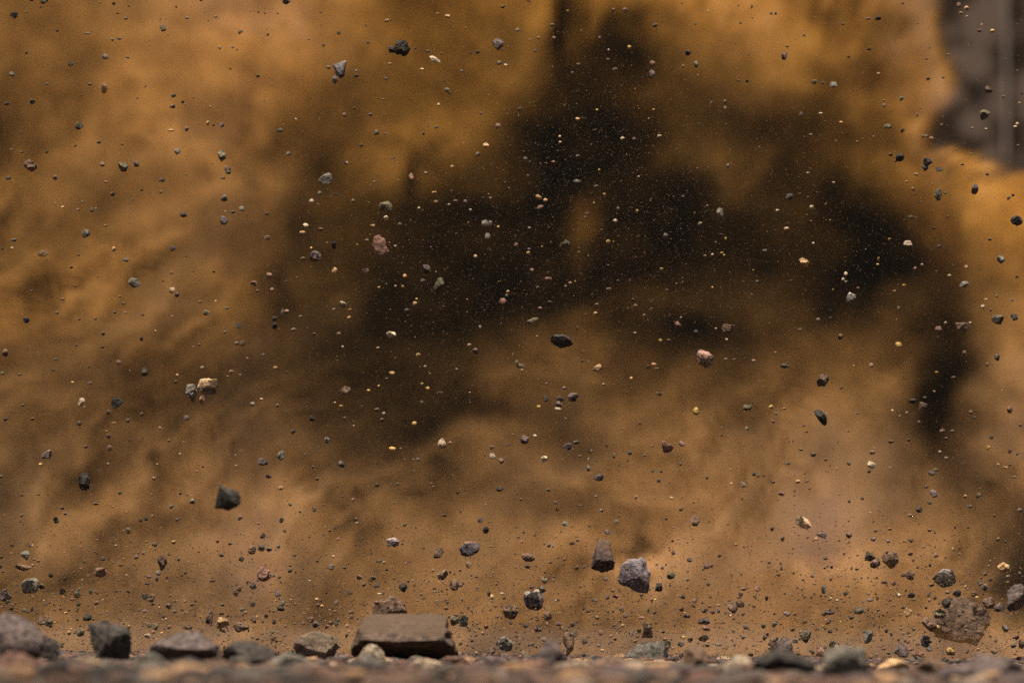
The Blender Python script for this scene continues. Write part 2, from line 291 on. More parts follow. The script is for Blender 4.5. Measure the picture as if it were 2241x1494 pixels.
(1, 2): '''775 430 104 84 b #bean;170 228 40 26 y;1190 275 46 34 t;1420 120 40 36 t;1920 85 46 58 v;1867 32 36 28 t;1500 408 32 32 y;1610 448 56 26 r;1060 600 50 40 b;1120 628 34 30 g;1103 683 36 28 r;490 672 46 54 k;330 788 40 40 k;620 862 50 56 g;222 993 66 86 g #twolobe;60 1052 92 62 v;113 1180 52 28 k;220 1278 46 40 t;750 1070 54 58 g;1625 888 72 88 p #pinkwhite;1700 885 34 28 r;2067 927 44 34 b;2070 1000 50 52 p;2145 1042 46 60 b;2133 1287 56 48 k;2210 903 34 16 k;1062 1252 38 36 k;1237 1247 26 26 g;1420 1032 36 30 v;1378 1137 26 26 k;1535 1240 26 20 v;1553 1270 24 20 t;503 1098 30 28 b;535 1203 32 28 o;510 1468 34 38 k;300 1425 30 26 o;850 1383 28 34 r;1765 1325 18 26 k;188 560 28 34 g;272 266 24 20 k;67 115 30 26 v;1195 935 60 34 y;1385 718 36 44 y;50 502 30 20 p;1267 935 28 18 b;1208 1408 20 26 b;430 988 26 22 o;745 562 30 18 y;760 47 20 18 p;1070 54 34 16 t;1755 243 22 20 p;1480 218 26 18 p;1145 328 28 28 o;985 427 30 22 y;1452 368 24 20 y;1453 530 28 32 o;925 567 20 22 k;1075 390 18 26 y;1870 445 16 16 y;690 534 18 16 p;775 665 20 20 o;855 735 14 16 p;1305 1308 18 18 v;1375 1030 28 16 b;595 1428 18 18 b;2052 1215 20 26 b f;385 1490 30 20 k;1980 1350 20 20 b;1790 1480 14 24 k''',
(2, 2): '''75 215 80 44 o f;745 230 90 68 t #tantriangle;1690 150 150 154 b #pinkbrown;1290 450 50 46 r;297 500 48 56 k;425 500 60 60 v f;410 548 60 56 v;540 487 96 78 v #violetpair;405 590 62 36 p;460 405 36 30 v;803 376 32 24 p;1610 605 48 72 y;2060 577 78 56 o #paleolive;2055 760 36 34 o;1124 715 26 22 v;115 857 72 78 v #blueround;203 823 32 26 p;485 918 82 66 v;565 882 50 36 g;283 1022 60 60 p;600 1000 44 20 b;670 1107 34 52 v;757 1190 88 62 v #plumseed;830 908 22 24 k;893 995 26 50 o;1028 973 42 40 k;1157 992 26 22 o;1017 1043 18 18 k;1235 1133 30 26 g;1307 1135 26 24 k;1287 1213 36 44 v;1365 920 106 106 r #redwedge;1490 893 60 50 r;1475 1072 28 28 k;1225 910 24 24 b;2117 1157 36 36 k;2157 1172 32 30 o;2205 1175 20 22 r;1710 1192 30 24 k;2020 1250 46 52 g;1090 1362 34 36 t;320 1297 30 32 o;380 1405 44 30 v;392 1470 22 24 g;735 1353 30 20 g;1480 1465 36 40 o;1395 1365 30 24 t;78 1378 30 24 r;783 1475 34 36 g;598 1432 28 20 o;1870 155 30 24 o;2115 168 34 28 r;1945 158 26 20 r;1245 198 46 20 t;1195 222 40 34 b;1268 238 40 28 b;1045 318 28 24 t;307 368 28 20 r;1835 822 26 14 k;1870 1267 26 14 k;235 568 32 26 y;690 960 50 40 b f;672 1025 18 22 p;893 375 18 16 r;2075 117 20 16 k;2012 1375 16 20 k;1830 755 16 14 v;1590 1405 18 20 b;1920 1240 26 20 y;1915 1118 26 18 y;45 180 34 34 o f;90 250 28 22 t;620 170 34 28 b;628 90 24 20 b;965 762 18 12 r''',
(3, 2): '''148 212 82 42 k;483 338 106 108 b #dometop;463 665 110 134 k #elongated;905 207 40 44 r;645 407 24 24 k;1355 570 76 82 b #rustlump;1265 520 66 42 k;1372 490 30 24 k;1772 618 36 38 b;1807 663 32 26 k;1323 708 30 34 b;2005 135 48 72 g;1920 198 30 40 b;2115 595 50 70 b f;1530 780 54 32 b;1613 783 36 28 o;1558 850 36 32 b;1080 875 48 32 b;1230 860 30 28 k;910 1078 74 72 p #palegrey;707 1065 36 38 v;287 943 40 28 o;172 1063 46 32 o;400 990 50 40 g f;2122 955 38 46 r;1930 930 40 40 y;1958 838 34 34 k;2078 1100 38 24 t;2157 1182 36 22 o;1563 1018 34 30 b;1450 1330 68 72 v;1387 1270 36 30 b;1412 1410 40 30 o;1322 1470 62 50 k;1728 1355 34 32 t;1848 1348 46 46 o;1765 1440 46 38 v;2203 1472 44 40 v;45 1227 42 30 k;267 1225 44 36 t;347 1222 26 26 v;120 1332 58 40 r;827 1372 28 28 k;712 1397 24 28 k;890 1137 34 28 k;367 1283 30 24 b;507 1032 24 28 o;235 1307 20 20 k;1472 1120 50 28 o;1092 603 24 26 t;1217 624 20 26 p;30 570 40 34 y;75 625 32 30 o;50 700 26 28 v;317 735 28 22 b;340 792 32 16 o;2210 730 34 26 o;2185 985 26 24 g;2120 1078 26 22 v;1155 658 24 28 y;1507 965 22 24 p;1145 30 60 50 y f;650 945 0 0 k;915 970 50 40 r f;1435 1150 60 50 v f;145 587 30 18 t;1240 240 0 0 k;515 628 16 16 p;752 212 16 16 p;750 1460 0 0 k;1070 1103 24 16 r;1720 100 30 40 b f;1625 315 36 24 r;1478 270 30 20 y;1455 437 22 22 r;705 785 18 14 k;222 870 14 14 r;605 1107 22 16 t;612 880 14 14 k;635 1338 26 14 r;545 1085 14 14 k;65 95 18 18 r;785 628 26 24 v;1985 600 0 0 k;2052 427 18 16 r;2015 1075 26 24 t''',
(0, 3): '''195 27 34 34 o;490 70 54 58 k;573 12 34 30 g;1225 68 34 34 k;1277 52 40 44 k;1330 35 30 34 b f;1550 65 32 34 v;2105 48 42 44 b;1122 160 48 60 o;108 287 34 34 k;262 287 38 30 g;285 290 18 24 t;215 375 88 86 g #spike;203 482 152 62 b #boat;335 423 34 26 b;300 412 22 22 b;1013 292 28 28 r;1352 280 44 42 k;1420 440 84 142 b #tallspeck;1480 370 34 14 k;1520 262 38 38 t;2013 278 38 24 k;2205 325 76 84 b;2112 410 54 44 k;1193 392 36 44 v;897 405 44 36 k;953 402 22 26 o;740 430 26 24 o;1067 460 28 22 t;875 525 112 86 r #redmouse;443 550 40 44 k;568 582 30 32 k;1290 622 38 28 k;265 640 148 134 g #roundgrey;370 645 60 50 o;45 722 114 112 v #leftlump;70 783 40 38 k;548 692 54 54 b;672 710 64 76 o;795 692 48 46 o;1020 688 28 24 r;1267 732 54 56 k;1322 745 64 80 b;1335 803 30 24 k;843 792 40 40 b;1475 820 46 56 v;1522 866 30 36 o;1680 805 36 30 v;1620 778 28 24 r;1550 775 30 18 r;1942 808 40 30 o;2090 668 46 56 b;2212 645 60 54 k;2165 610 32 28 b;2208 800 56 48 o;2215 930 50 50 b;1830 915 70 124 b;1940 965 124 100 t #pinkslant;1960 1018 90 66 r;2110 1003 132 90 b;1935 885 48 32 b;765 915 76 66 k;370 945 82 80 b;430 970 64 80 o;675 935 28 28 k;1300 985 54 48 o;1360 1000 50 60 o;1290 1080 60 42 p;110 878 30 28 k;240 870 40 28 k;280 850 24 34 g;530 845 22 26 r;575 880 28 24 t;700 1050 80 70 o;240 960 44 40 g;15 395 28 24 k;8 470 20 40 k;25 518 40 18 r;705 490 26 22 r;990 440 22 18 r;1170 455 24 20 r;1560 410 24 44 o;1935 375 40 34 o;775 555 30 30 o f;720 590 24 22 r;418 685 20 14 k;138 690 28 24 k;105 805 26 24 v;18 825 30 22 r;105 845 36 20 k;395 805 20 18 g;350 770 20 16 o;690 668 26 26 b;850 705 24 26 b;1115 688 24 14 k;940 868 26 20 r;875 885 22 18 b;1225 800 0 0 k;1220 850 26 34 b;1660 850 22 20 r;2115 850 34 40 g;1990 905 24 28 v;2110 350 14 20 r;1875 598 18 20 b;1497 583 18 14 k;1275 552 18 18 b;1250 355 30 36 r f;828 345 18 16 k;848 238 22 14 r;205 108 18 14 k;238 136 14 12 k;708 262 16 14 k;880 160 18 14 k;1600 222 18 16 b;1440 165 18 14 b;560 1090 0 0 k;440 1115 0 0 k;1385 530 40 44 g;2060 700 50 70 b f;2190 615 20 14 k;590 775 24 18 b;480 850 20 22 b;1640 1000 80 50 b;1480 1000 40 36 r;1340 1045 44 30 r;60 1000 0 0 k''',
(1, 3): '''225 70 48 48 o;60 205 46 48 k;48 313 58 56 v;118 325 54 34 v;72 540 122 128 r #rust;333 377 50 20 k;535 425 36 26 b;250 163 34 28 o;720 233 32 26 r;642 160 22 28 b;875 62 28 36 v;888 95 30 28 p;1305 108 38 34 o;1645 27 46 28 k;1965 70 56 50 v;2010 155 52 62 k;1200 262 114 82 v #whitecap;1598 350 86 102 b #tooth;1868 320 172 132 k #halfmoon;1860 457 54 62 b;1632 545 98 98 b #roundbrown;1728 635 90 102 b;1775 620 50 34 v;1287 658 74 78 k #greyblack;663 478 56 52 g;773 485 36 24 v;298 512 44 34 k;208 567 28 30 k;155 553 32 26 o;905 567 52 46 r;1030 573 50 44 o;1005 585 40 44 t;945 630 38 42 b;1055 640 44 40 v;1080 425 56 26 o;1120 438 30 24 t;820 698 50 50 v;187 708 44 66 v;235 790 40 60 g;218 835 66 54 k;703 787 42 50 v;545 812 34 38 b;578 820 30 28 t;830 870 50 36 b;838 912 30 40 b;525 978 62 60 v;660 965 48 40 b;625 1000 44 36 r;705 975 34 34 k;480 940 60 60 r;415 970 28 34 v;160 960 40 44 v;90 905 36 34 r;1170 825 296 190 b #dome;1055 790 46 40 r;1740 945 80 90 o #fainttwin;1815 950 88 100 g #bluetwin;2110 908 34 32 b;2228 870 132 126 b #pinkbean;1563 662 32 30 r;1447 716 34 24 b;1810 620 20 30 r;2037 710 30 54 v;2148 710 26 24 p;1860 832 26 36 g;1663 838 36 34 r;2015 1000 42 44 r;1988 1055 40 28 r;1920 1040 30 24 r;2175 1145 150 134 g #darkdome;2055 1225 90 100 b;1770 1235 70 50 t;1905 1260 70 60 b;1890 1120 30 30 b;1470 590 20 18 r;1370 593 20 18 t;740 688 22 28 v;342 800 28 24 r;1080 712 40 20 p;150 1110 40 40 k;1385 175 20 18 r;1400 135 18 16 k;1740 122 24 14 r;20 98 30 24 r;175 328 14 18 r;1008 357 20 22 k;935 230 28 20 o;875 290 20 18 b;1930 565 24 14 k;1735 535 20 24 r;1785 508 28 20 r;1550 510 26 30 r;2100 628 26 24 b;2120 602 18 18 b;1635 608 20 20 r;1470 752 32 16 b;835 770 18 18 b;1625 775 34 14 b;1850 1160 24 24 b;1775 1082 22 18 r;2035 755 22 22 b;600 700 0 0 k;315 735 26 20 b;742 830 18 18 r;645 853 22 20 r;270 810 24 20 r;300 465 30 20 b;2055 297 36 20 b;470 600 26 18 p;675 385 28 26 t;795 990 34 30 t;1800 1270 0 0 k;60 950 30 30 v;255 990 34 30 b;255 1075 30 24 o;2195 1265 40 34 k;1975 1258 40 24 b''',
(2, 3): '''465 100 56 46 g;103 175 28 24 v;675 118 26 24 k;838 172 50 46 v;1352 57 24 26 k;1600 72 86 94 b #speckbrown;918 80 44 36 g f;527 272 54 28 v;575 248 34 20 k;145 392 124 82 b #loaf;132 473 56 40 o;325 287 34 44 g;358 300 20 20 v;465 412 30 28 o;568 485 34 38 o;800 375 204 290 b #bigbrown;1070 550 282 304 v #bigviolet;1555 415 46 42 o;1412 352 34 44 b;1715 468 88 54 r;1820 382 34 26 k;1390 555 66 66 o;1718 625 34 36 v;1285 655 66 78 k;285 592 62 68 o;175 655 42 30 v;265 670 60 62 v;187 762 182 186 t #whitecrown;362 590 30 44 b f;822 582 32 34 v;885 682 38 34 r;832 742 42 40 v;918 738 34 34 r;727 768 56 38 o;1137 727 32 26 k;1225 768 26 26 r;1255 762 22 20 y;1480 735 34 30 r;2030 670 44 34 r;2150 670 50 50 r;1930 825 88 118 b #heart;1995 795 76 70 b;1990 740 50 30 b;2120 820 30 30 b;1587 815 40 36 v;1697 858 36 44 k;1755 870 46 36 v;1808 855 28 54 v;1730 820 34 26 r;1815 815 24 26 t;1672 862 38 34 o;960 845 50 34 v;992 903 36 44 v;1252 880 36 28 k;1135 920 50 26 r;318 905 76 78 b #yellowrim;410 975 54 32 v;118 992 46 42 k;228 1018 66 50 v;532 980 42 50 v;65 1105 40 80 r f;285 1112 36 44 r;555 1060 44 78 g;495 1150 100 204 b #tallmixed;638 1128 50 58 k;1185 1035 96 124 r #castle;1115 1035 42 46 k;1047 1060 50 46 v;1100 1083 34 30 b;1160 985 44 50 v;1680 950 106 62 v #mushroom;1700 1010 64 50 r;1540 905 40 36 v;2045 1000 44 44 v;1935 1033 28 24 v;2028 1092 44 34 g;1560 1112 46 44 k;1480 1150 60 50 v;1585 1180 44 40 r;1355 1160 80 92 o;1405 1185 34 30 r;1680 1100 96 60 t;1708 1160 36 36 g;1483 1250 42 46 v;115 1245 66 60 o;80 1260 44 30 t;630 1250 30 30 k;680 1265 50 50 b;650 1290 40 34 r;555 1275 34 36 v;2200 990 40 50 o;2215 1095 40 52 v;180 1150 30 36 o;1325 1045 34 26 b;1240 685 0 0 k;202 200 16 18 k;652 260 20 18 r;1405 250 26 22 k;1453 233 22 20 p;1537 266 18 12 k;1348 458 18 16 k;455 95 0 0 k;1415 132 22 16 r;1723 82 16 24 o;1893 100 18 24 r;2030 303 22 16 k;400 395 34 20 r;215 470 22 24 r;490 517 18 14 r;630 480 20 20 p;20 635 18 20 k;648 712 12 12 k;210 688 40 22 b;282 832 16 12 k;560 852 18 18 r;628 842 22 28 v;670 862 40 34 k;1192 852 24 22 o;1115 790 0 0 k;895 985 34 30 b;955 1030 30 22 r;870 1080 40 34 r f;420 880 28 22 o;1565 875 0 0 k;1600 770 50 40 b f;1640 635 14 14 k;2135 750 26 18 r;2070 655 18 24 r;2165 718 16 18 r;1940 932 30 20 b;2070 1095 0 0 k;240 400 0 0 k;1505 1090 40 24 y;1345 1110 50 30 t;760 1165 40 26 g;795 1205 34 28 t;960 1250 60 40 b;2090 1240 44 40 o;2130 1150 0 0 k;1805 1155 60 28 g;870 1130 26 28 v''',
(3, 3): '''310 92 142 118 t #tanlemon;38 145 30 42 v;467 202 96 64 v #tadpole;706 200 60 60 b;925 233 42 42 v;1050 252 36 34 v;1250 245 50 40 k;1068 147 32 26 r;1415 157 38 26 r;1250 25 50 30 b;1362 302 32 20 r;130 230 36 50 b f;893 385 92 86 o #greencap;940 440 90 98 r #redbelow;1070 410 150 150 b f;1250 362 44 38 r;1472 375 40 42 r;1678 363 24 28 b;2063 480 102 88 t #pinkdome;505 400 44 34 o;778 497 34 24 o;120 490 26 36 k;112 447 24 24 k;92 546 36 26 o;390 553 28 38 v;558 475 26 36 v;1237 548 88 88 b #snail;1185 550 40 30 k;1545 575 204 162 g #kite;1435 635 44 36 r;1653 708 78 68 k;1573 697 40 34 b;1810 712 60 50 r;1895 655 52 64 g;1860 627 30 34 v;1900 540 34 30 v;2103 560 36 22 p;2170 745 156 236 v #rightdark;1255 725 66 46 k;490 675 44 76 g;1020 613 56 26 k;893 765 60 30 v;875 713 34 24 v;960 752 28 34 k;1150 725 28 34 p;1410 722 30 36 v;1560 797 82 86 k #duskround;1505 885 102 86 o;1410 975 132 116 b #brickslant;1460 1015 92 66 y;1930 790 112 104 b #fin;2025 828 98 82 v;1690 950 470 380 b #bigfaint;800 853 80 72 o;732 922 42 36 v;540 870 90 46 v;492 888 38 40 b;170 887 62 46 v;238 890 40 24 r;60 885 28 26 k;1230 875 66 84 t;325 957 38 38 v;538 950 34 54 v;545 1040 40 34 k;697 1052 38 22 r;330 1080 100 118 o #olivedrop;880 1085 80 122 g #greyegg;850 1040 40 34 o;75 1110 36 46 k;240 1120 50 50 g;1090 937 30 18 r;1380 1125 84 104 b #slabtop;1415 1190 60 52 v;1170 1200 142 134 v #bluetriangle;1600 1215 80 70 y;1550 1290 66 44 k;1810 1288 46 38 k;2020 1278 40 44 o;2080 1015 60 64 v;2150 1165 50 42 v;2220 1155 50 70 b;2180 1090 44 46 r;1995 1120 34 34 o;1980 1215 60 46 b;1280 1237 50 44 b;1435 1275 28 30 v;40 1170 80 124 b;140 1185 164 184 v #greypile;465 1235 102 134 r #redpile;565 1150 60 70 o;600 1200 60 80 p;545 1285 50 54 o;430 1310 150 52 g;1970 1328 34 34 k;1015 1190 34 26 r;1055 1230 36 26 g;985 1168 30 26 r;1310 1150 34 28 r;765 1175 30 24 b;700 1145 0 0 k;640 955 18 18 t;1270 420 24 22 k;1385 475 20 18 k;995 480 20 18 r;1025 475 20 18 r;755 580 20 16 v;820 575 24 20 v;955 570 22 26 o;880 573 20 16 o;790 607 16 18 k;700 645 26 18 g;260 662 18 18 k;268 762 20 20 k;630 715 20 14 r;670 778 32 22 b;605 768 22 22 p;535 768 18 18 k;508 730 22 24 b;410 628 30 16 r;310 590 24 24 o;945 712 26 24 r;1208 685 18 22 v;1072 765 24 28 b;970 855 32 24 b;945 872 20 20 b;1275 765 28 20 o;1468 750 34 34 o;1830 742 30 24 y;1748 670 30 24 r;1870 575 18 16 k;1945 425 22 26 b;2015 235 34 36 b;2080 258 22 26 o;1640 132 22 22 k;1620 320 24 34 t;1925 310 26 16 b;708 75 18 18 k;595 115 14 14 k;712 262 18 16 k;425 232 36 30 t f;350 220 24 20 r;848 258 18 16 r;1190 260 18 14 k;1200 322 0 0 k;1985 30 30 20 g;980 1285 50 30 r;900 1260 34 40 b;380 1210 34 30 k;265 1180 26 18 r;1345 1240 90 60 r f;1670 1300 40 40 o;1745 1220 30 30 b;1230 1055 30 24 k;1240 1080 30 20 t;1165 1015 24 26 o;1040 1035 34 44 o;975 1030 20 20 b;780 1110 18 18 r;740 1000 26 18 b;600 1020 20 20 k;390 990 18 18 g;230 988 18 16 r;1595 1095 0 0 k;2190 1390 90 50 y;2130 1330 90 50 t;1900 1395 80 60 o;1740 1370 90 50 b;1560 1350 90 40 o''',
}

# ---------------------------------------------------------------- silhouettes of the stones large enough to read
OUT = {
'flake': [(-1,.9),(-.3,.75),(.2,.4),(.9,-.3),(1,-.9),(.5,-.8),(-.3,-.5),(-.75,.1)],
'wedge': [(-.9,.5),(-.2,1),(.6,.8),(1,.35),(.6,-.2),(0,-.6),(-.7,-1),(-.8,-.2)],
'taper': [(-.9,.55),(-.3,.85),(.7,1),(1,.5),(.75,-.2),(.6,-.85),(.1,-1),(-.4,-.8),(-.7,0)],
'smooth': [(-1,-.6),(-.8,.3),(-.3,1),(.4,.85),(.9,.2),(1,-.6),(.3,-1),(-.5,-.9)],
'redangular': [(-.6,.9),(-.1,1),(.5,.6),(.7,0),(1,-.5),(.6,-.75),(-.3,-1),(-.7,-.8),(-.9,-.1)],
'shard': [(.7,1),(.9,.4),(.7,-.5),(.6,-1),(-.3,-.85),(-1,-.45),(-.5,.1),(.1,.7)],
'darkflake': [(-1,.1),(-.5,.8),(-.1,1),(.4,.6),(.9,.1),(1,-.3),(.8,-1),(.2,-.75),(-.4,-.35)],
'blackoval': [(-1,0),(-.75,.65),(0,1),(.8,.65),(1,0),(.7,-.8),(0,-1),(-.75,-.7)],
'whitetop': [(-.9,.9),(.1,.6),(.8,.3),(1,-.6),(.3,-1),(-.4,-.8),(-.8,0)],
'elongated': [(-1,1),(-.6,.9),(0,.45),(.7,-.1),(1,-.6),(.7,-1),(.3,-.8),(-.4,-.3),(-.9,.3)],
'dometop': [(-.9,-1),(-1,-.4),(-.6,.5),(0,1),(.7,.6),(1,-.2),(.6,-.7),(0,-.9)],
'tanoval': [(-1,.1),(-.85,.75),(-.2,1),(.5,.8),(.95,.9),(1,.2),(.9,-.7),(.5,-1),(-.2,-.8),(-.8,-.4)],
'tallblack': [(-.9,.6),(-.2,1),(.6,.9),(1,.3),(.9,-.5),(.4,-1),(-.7,-.9),(-.9,-.3)],
'pinkbrown': [(-1,.9),(-.5,1),(.3,.7),(.9,.1),(.95,-.4),(.5,-1),(-.3,-.95),(-.8,-.6),(-.9,.2)],
'redwedge': [(-.9,1),(0,.7),(1,.1),(.7,-.6),(0,-1),(-.6,-.8),(-.8,0)],
'bigbrown': [(-.35,.95),(0,1),(.6,.65),(.75,0),(1,-.55),(.6,-1),(-.5,-.95),(-1,-.6),(-.75,.1),(-.6,.6)],
'bigviolet': [(-1,-.1),(-.7,.6),(-.35,.9),(.3,.9),(.6,1),(.95,.5),(1,0),(.8,-1),(.3,-.85),(-.2,-.55),(-.85,-.35)],
'whitecrown': [(-1,.4),(-.6,.9),(.2,1),(.9,.8),(1,.3),(.8,-.4),(.3,-1),(-.2,-.9),(-.7,-.5)],
'halfmoon': [(-1,-.1),(-.7,.3),(-.3,.9),(.6,.9),(1,.5),(.95,-.2),(.4,-.8),(-.3,-1),(-.8,-.7)],
'kite': [(-1,.1),(-.5,.6),(-.1,1),(.5,.8),(.7,.3),(1,-.25),(.5,-.8),(0,-1),(-.5,-.8)],
'rightdark': [(-.9,.6),(-.3,.9),(.4,1),(1,.5),(1,-.4),(.5,-.9),(0,-1),(-.9,-.95),(-.8,-.2)],
'loaf': [(-1,.2),(-.5,.8),(.4,1),(1,.6),(.8,-.3),(.3,-.9),(-.4,-1),(-.9,-.4)],
'dome': [(-1,-1),(-.95,-.1),(-.6,.6),(0,1),(.5,.75),(.9,.1),(1,-1)],
'bigfaint': [(-.35,.9),(.2,1),(.6,.8),(1,.1),(.95,-.4),(.5,-.9),(-.1,-1),(-.9,-.7),(-.8,-.1),(-.5,.5)],
'whitecap': [(-1,.9),(.5,.95),(1,.3),(.7,-.8),(.2,-1),(-.4,-.3)],
'tanlemon': [(-1,.5),(-.6,1),(.1,.85),(.8,.1),(1,-.6),(.5,-1),(-.3,-.7),(-.9,-.1)],
'boat': [(-1,-.1),(-.5,.7),(.5,.4),(1,.2),(.5,-.6),(0,-1),(-.5,-.6)],
'spike': [(.7,1),(1,.2),(.5,-.4),(.2,-1),(-.3,-.6),(-1,0),(-.4,.4)],
'slant': [(-1,-.7),(-.5,.1),(.4,.9),(1,.9),(.7,.2),(0,-.6),(-.6,-1)],
'bean': [(-1,-.6),(-.6,.3),(.2,.95),(.95,.7),(.9,.1),(.3,-.4),(-.7,-1)],
'tallmixed': [(-.2,1),(.6,.8),(.8,.2),(.9,-.3),(.4,-.8),(.1,-1),(-.6,-.9),(-.4,-.2),(-1,.3),(-.8,.8)],
'castle': [(-.8,1),(-.5,.6),(.3,.7),(.8,.9),(.9,0),(1,-1),(-.9,-.9),(-.6,-.2)],
'palegrey': [(-1,.8),(-.3,1),(.7,.3),(1,-.3),(.3,-1),(-.6,-.5)],
'olivedrop': [(-1,.7),(-.3,.8),(.4,1),(1,.6),(.8,-.3),(.2,-1),(-.4,-.6)],
'greyegg': [(-.7,.5),(.1,1),(.9,.8),(1,.1),(.6,-.7),(0,-1),(-.8,-.8),(-1,-.2)],
'slabtop': [(-.9,.8),(-.2,1),(1,.6),(.8,-.3),(.9,-1),(0,-.8),(-.7,-.4)],
'bluetriangle': [(-1,-.3),(-.5,.3),(-.2,1),(.3,.9),(.8,.2),(1,-.4),(.6,-1),(-.2,-.8)],
'brownlump': [(-1,0),(-.5,.9),(.3,.6),(1,.6),(.8,-.2),(.3,-1),(-.5,-.5)],
'darkfacet': [(-.9,.9),(0,.8),(1,.2),(.7,-.5),(.1,-.9),(-.6,-1),(-.9,-.3)],
'bluefacet': [(-1,.2),(-.6,1),(.6,.9),(.8,.3),(1,-.1),(.5,-.8),(-.1,-1),(-.7,-.5)],
'dullblock': [(-1,.8),(.9,1),(1,.5),(.7,-.4),(.4,-1),(-.2,-.5),(-.7,0)],
'tantriangle': [(-1,-.6),(-.6,.1),(.2,1),(.6,.7),(1,-.5),(.3,-.9),(-.4,-1)],
'tadpole': [(-1,.1),(-.4,.6),(.9,.9),(1,0),(.5,-1),(0,-.6)],
'heart': [(-1,.2),(-.7,1),(0,.7),(.9,.1),(.9,-.5),(.5,-1),(-.1,-.9),(-.8,-.4)],
'snail': [(-1,.1),(-.3,.3),(.2,.8),(.9,.9),(1,0),(.6,-.9),(-.1,-.7)],
'tooth': [(-.8,.5),(-.2,.6),(.4,1),(1,.6),(.4,-.1),(-.3,-1),(-1,-.7)],
'roundbrown': [(-.9,.5),(-.2,1),(.7,.8),(1,.1),(.6,-.6),(0,-1),(-.7,-.7),(-1,0)],
'block': [(-1,-.9),(-.88,-.2),(-.78,.5),(-.66,.84),(-.2,.9),(.3,.88),(.58,1),(.8,.8),(.86,.2),(1,-.4),(1,-1),(0,-1.15)],
'darkblock': [(-.95,.85),(-.2,1),(.2,.8),(.9,.65),(1,-.2),(.95,-1),(-.9,-1),(-.8,0)],
'blurblock': [(-.5,1),(0,.75),(.75,.6),(.95,.2),(1,-.4),(.5,-.8),(0,-1),(-.9,-.85),(-.75,-.1)],
'slab': [(-1,-.6),(-.7,.1),(-.1,1),(.4,.8),(1,.1),(1,-.6),(0,-1)],
'point': [(-1,-.9),(-.6,0),(-.2,1),(.1,.9),(.5,0),(1,-.9),(0,-1)],
}
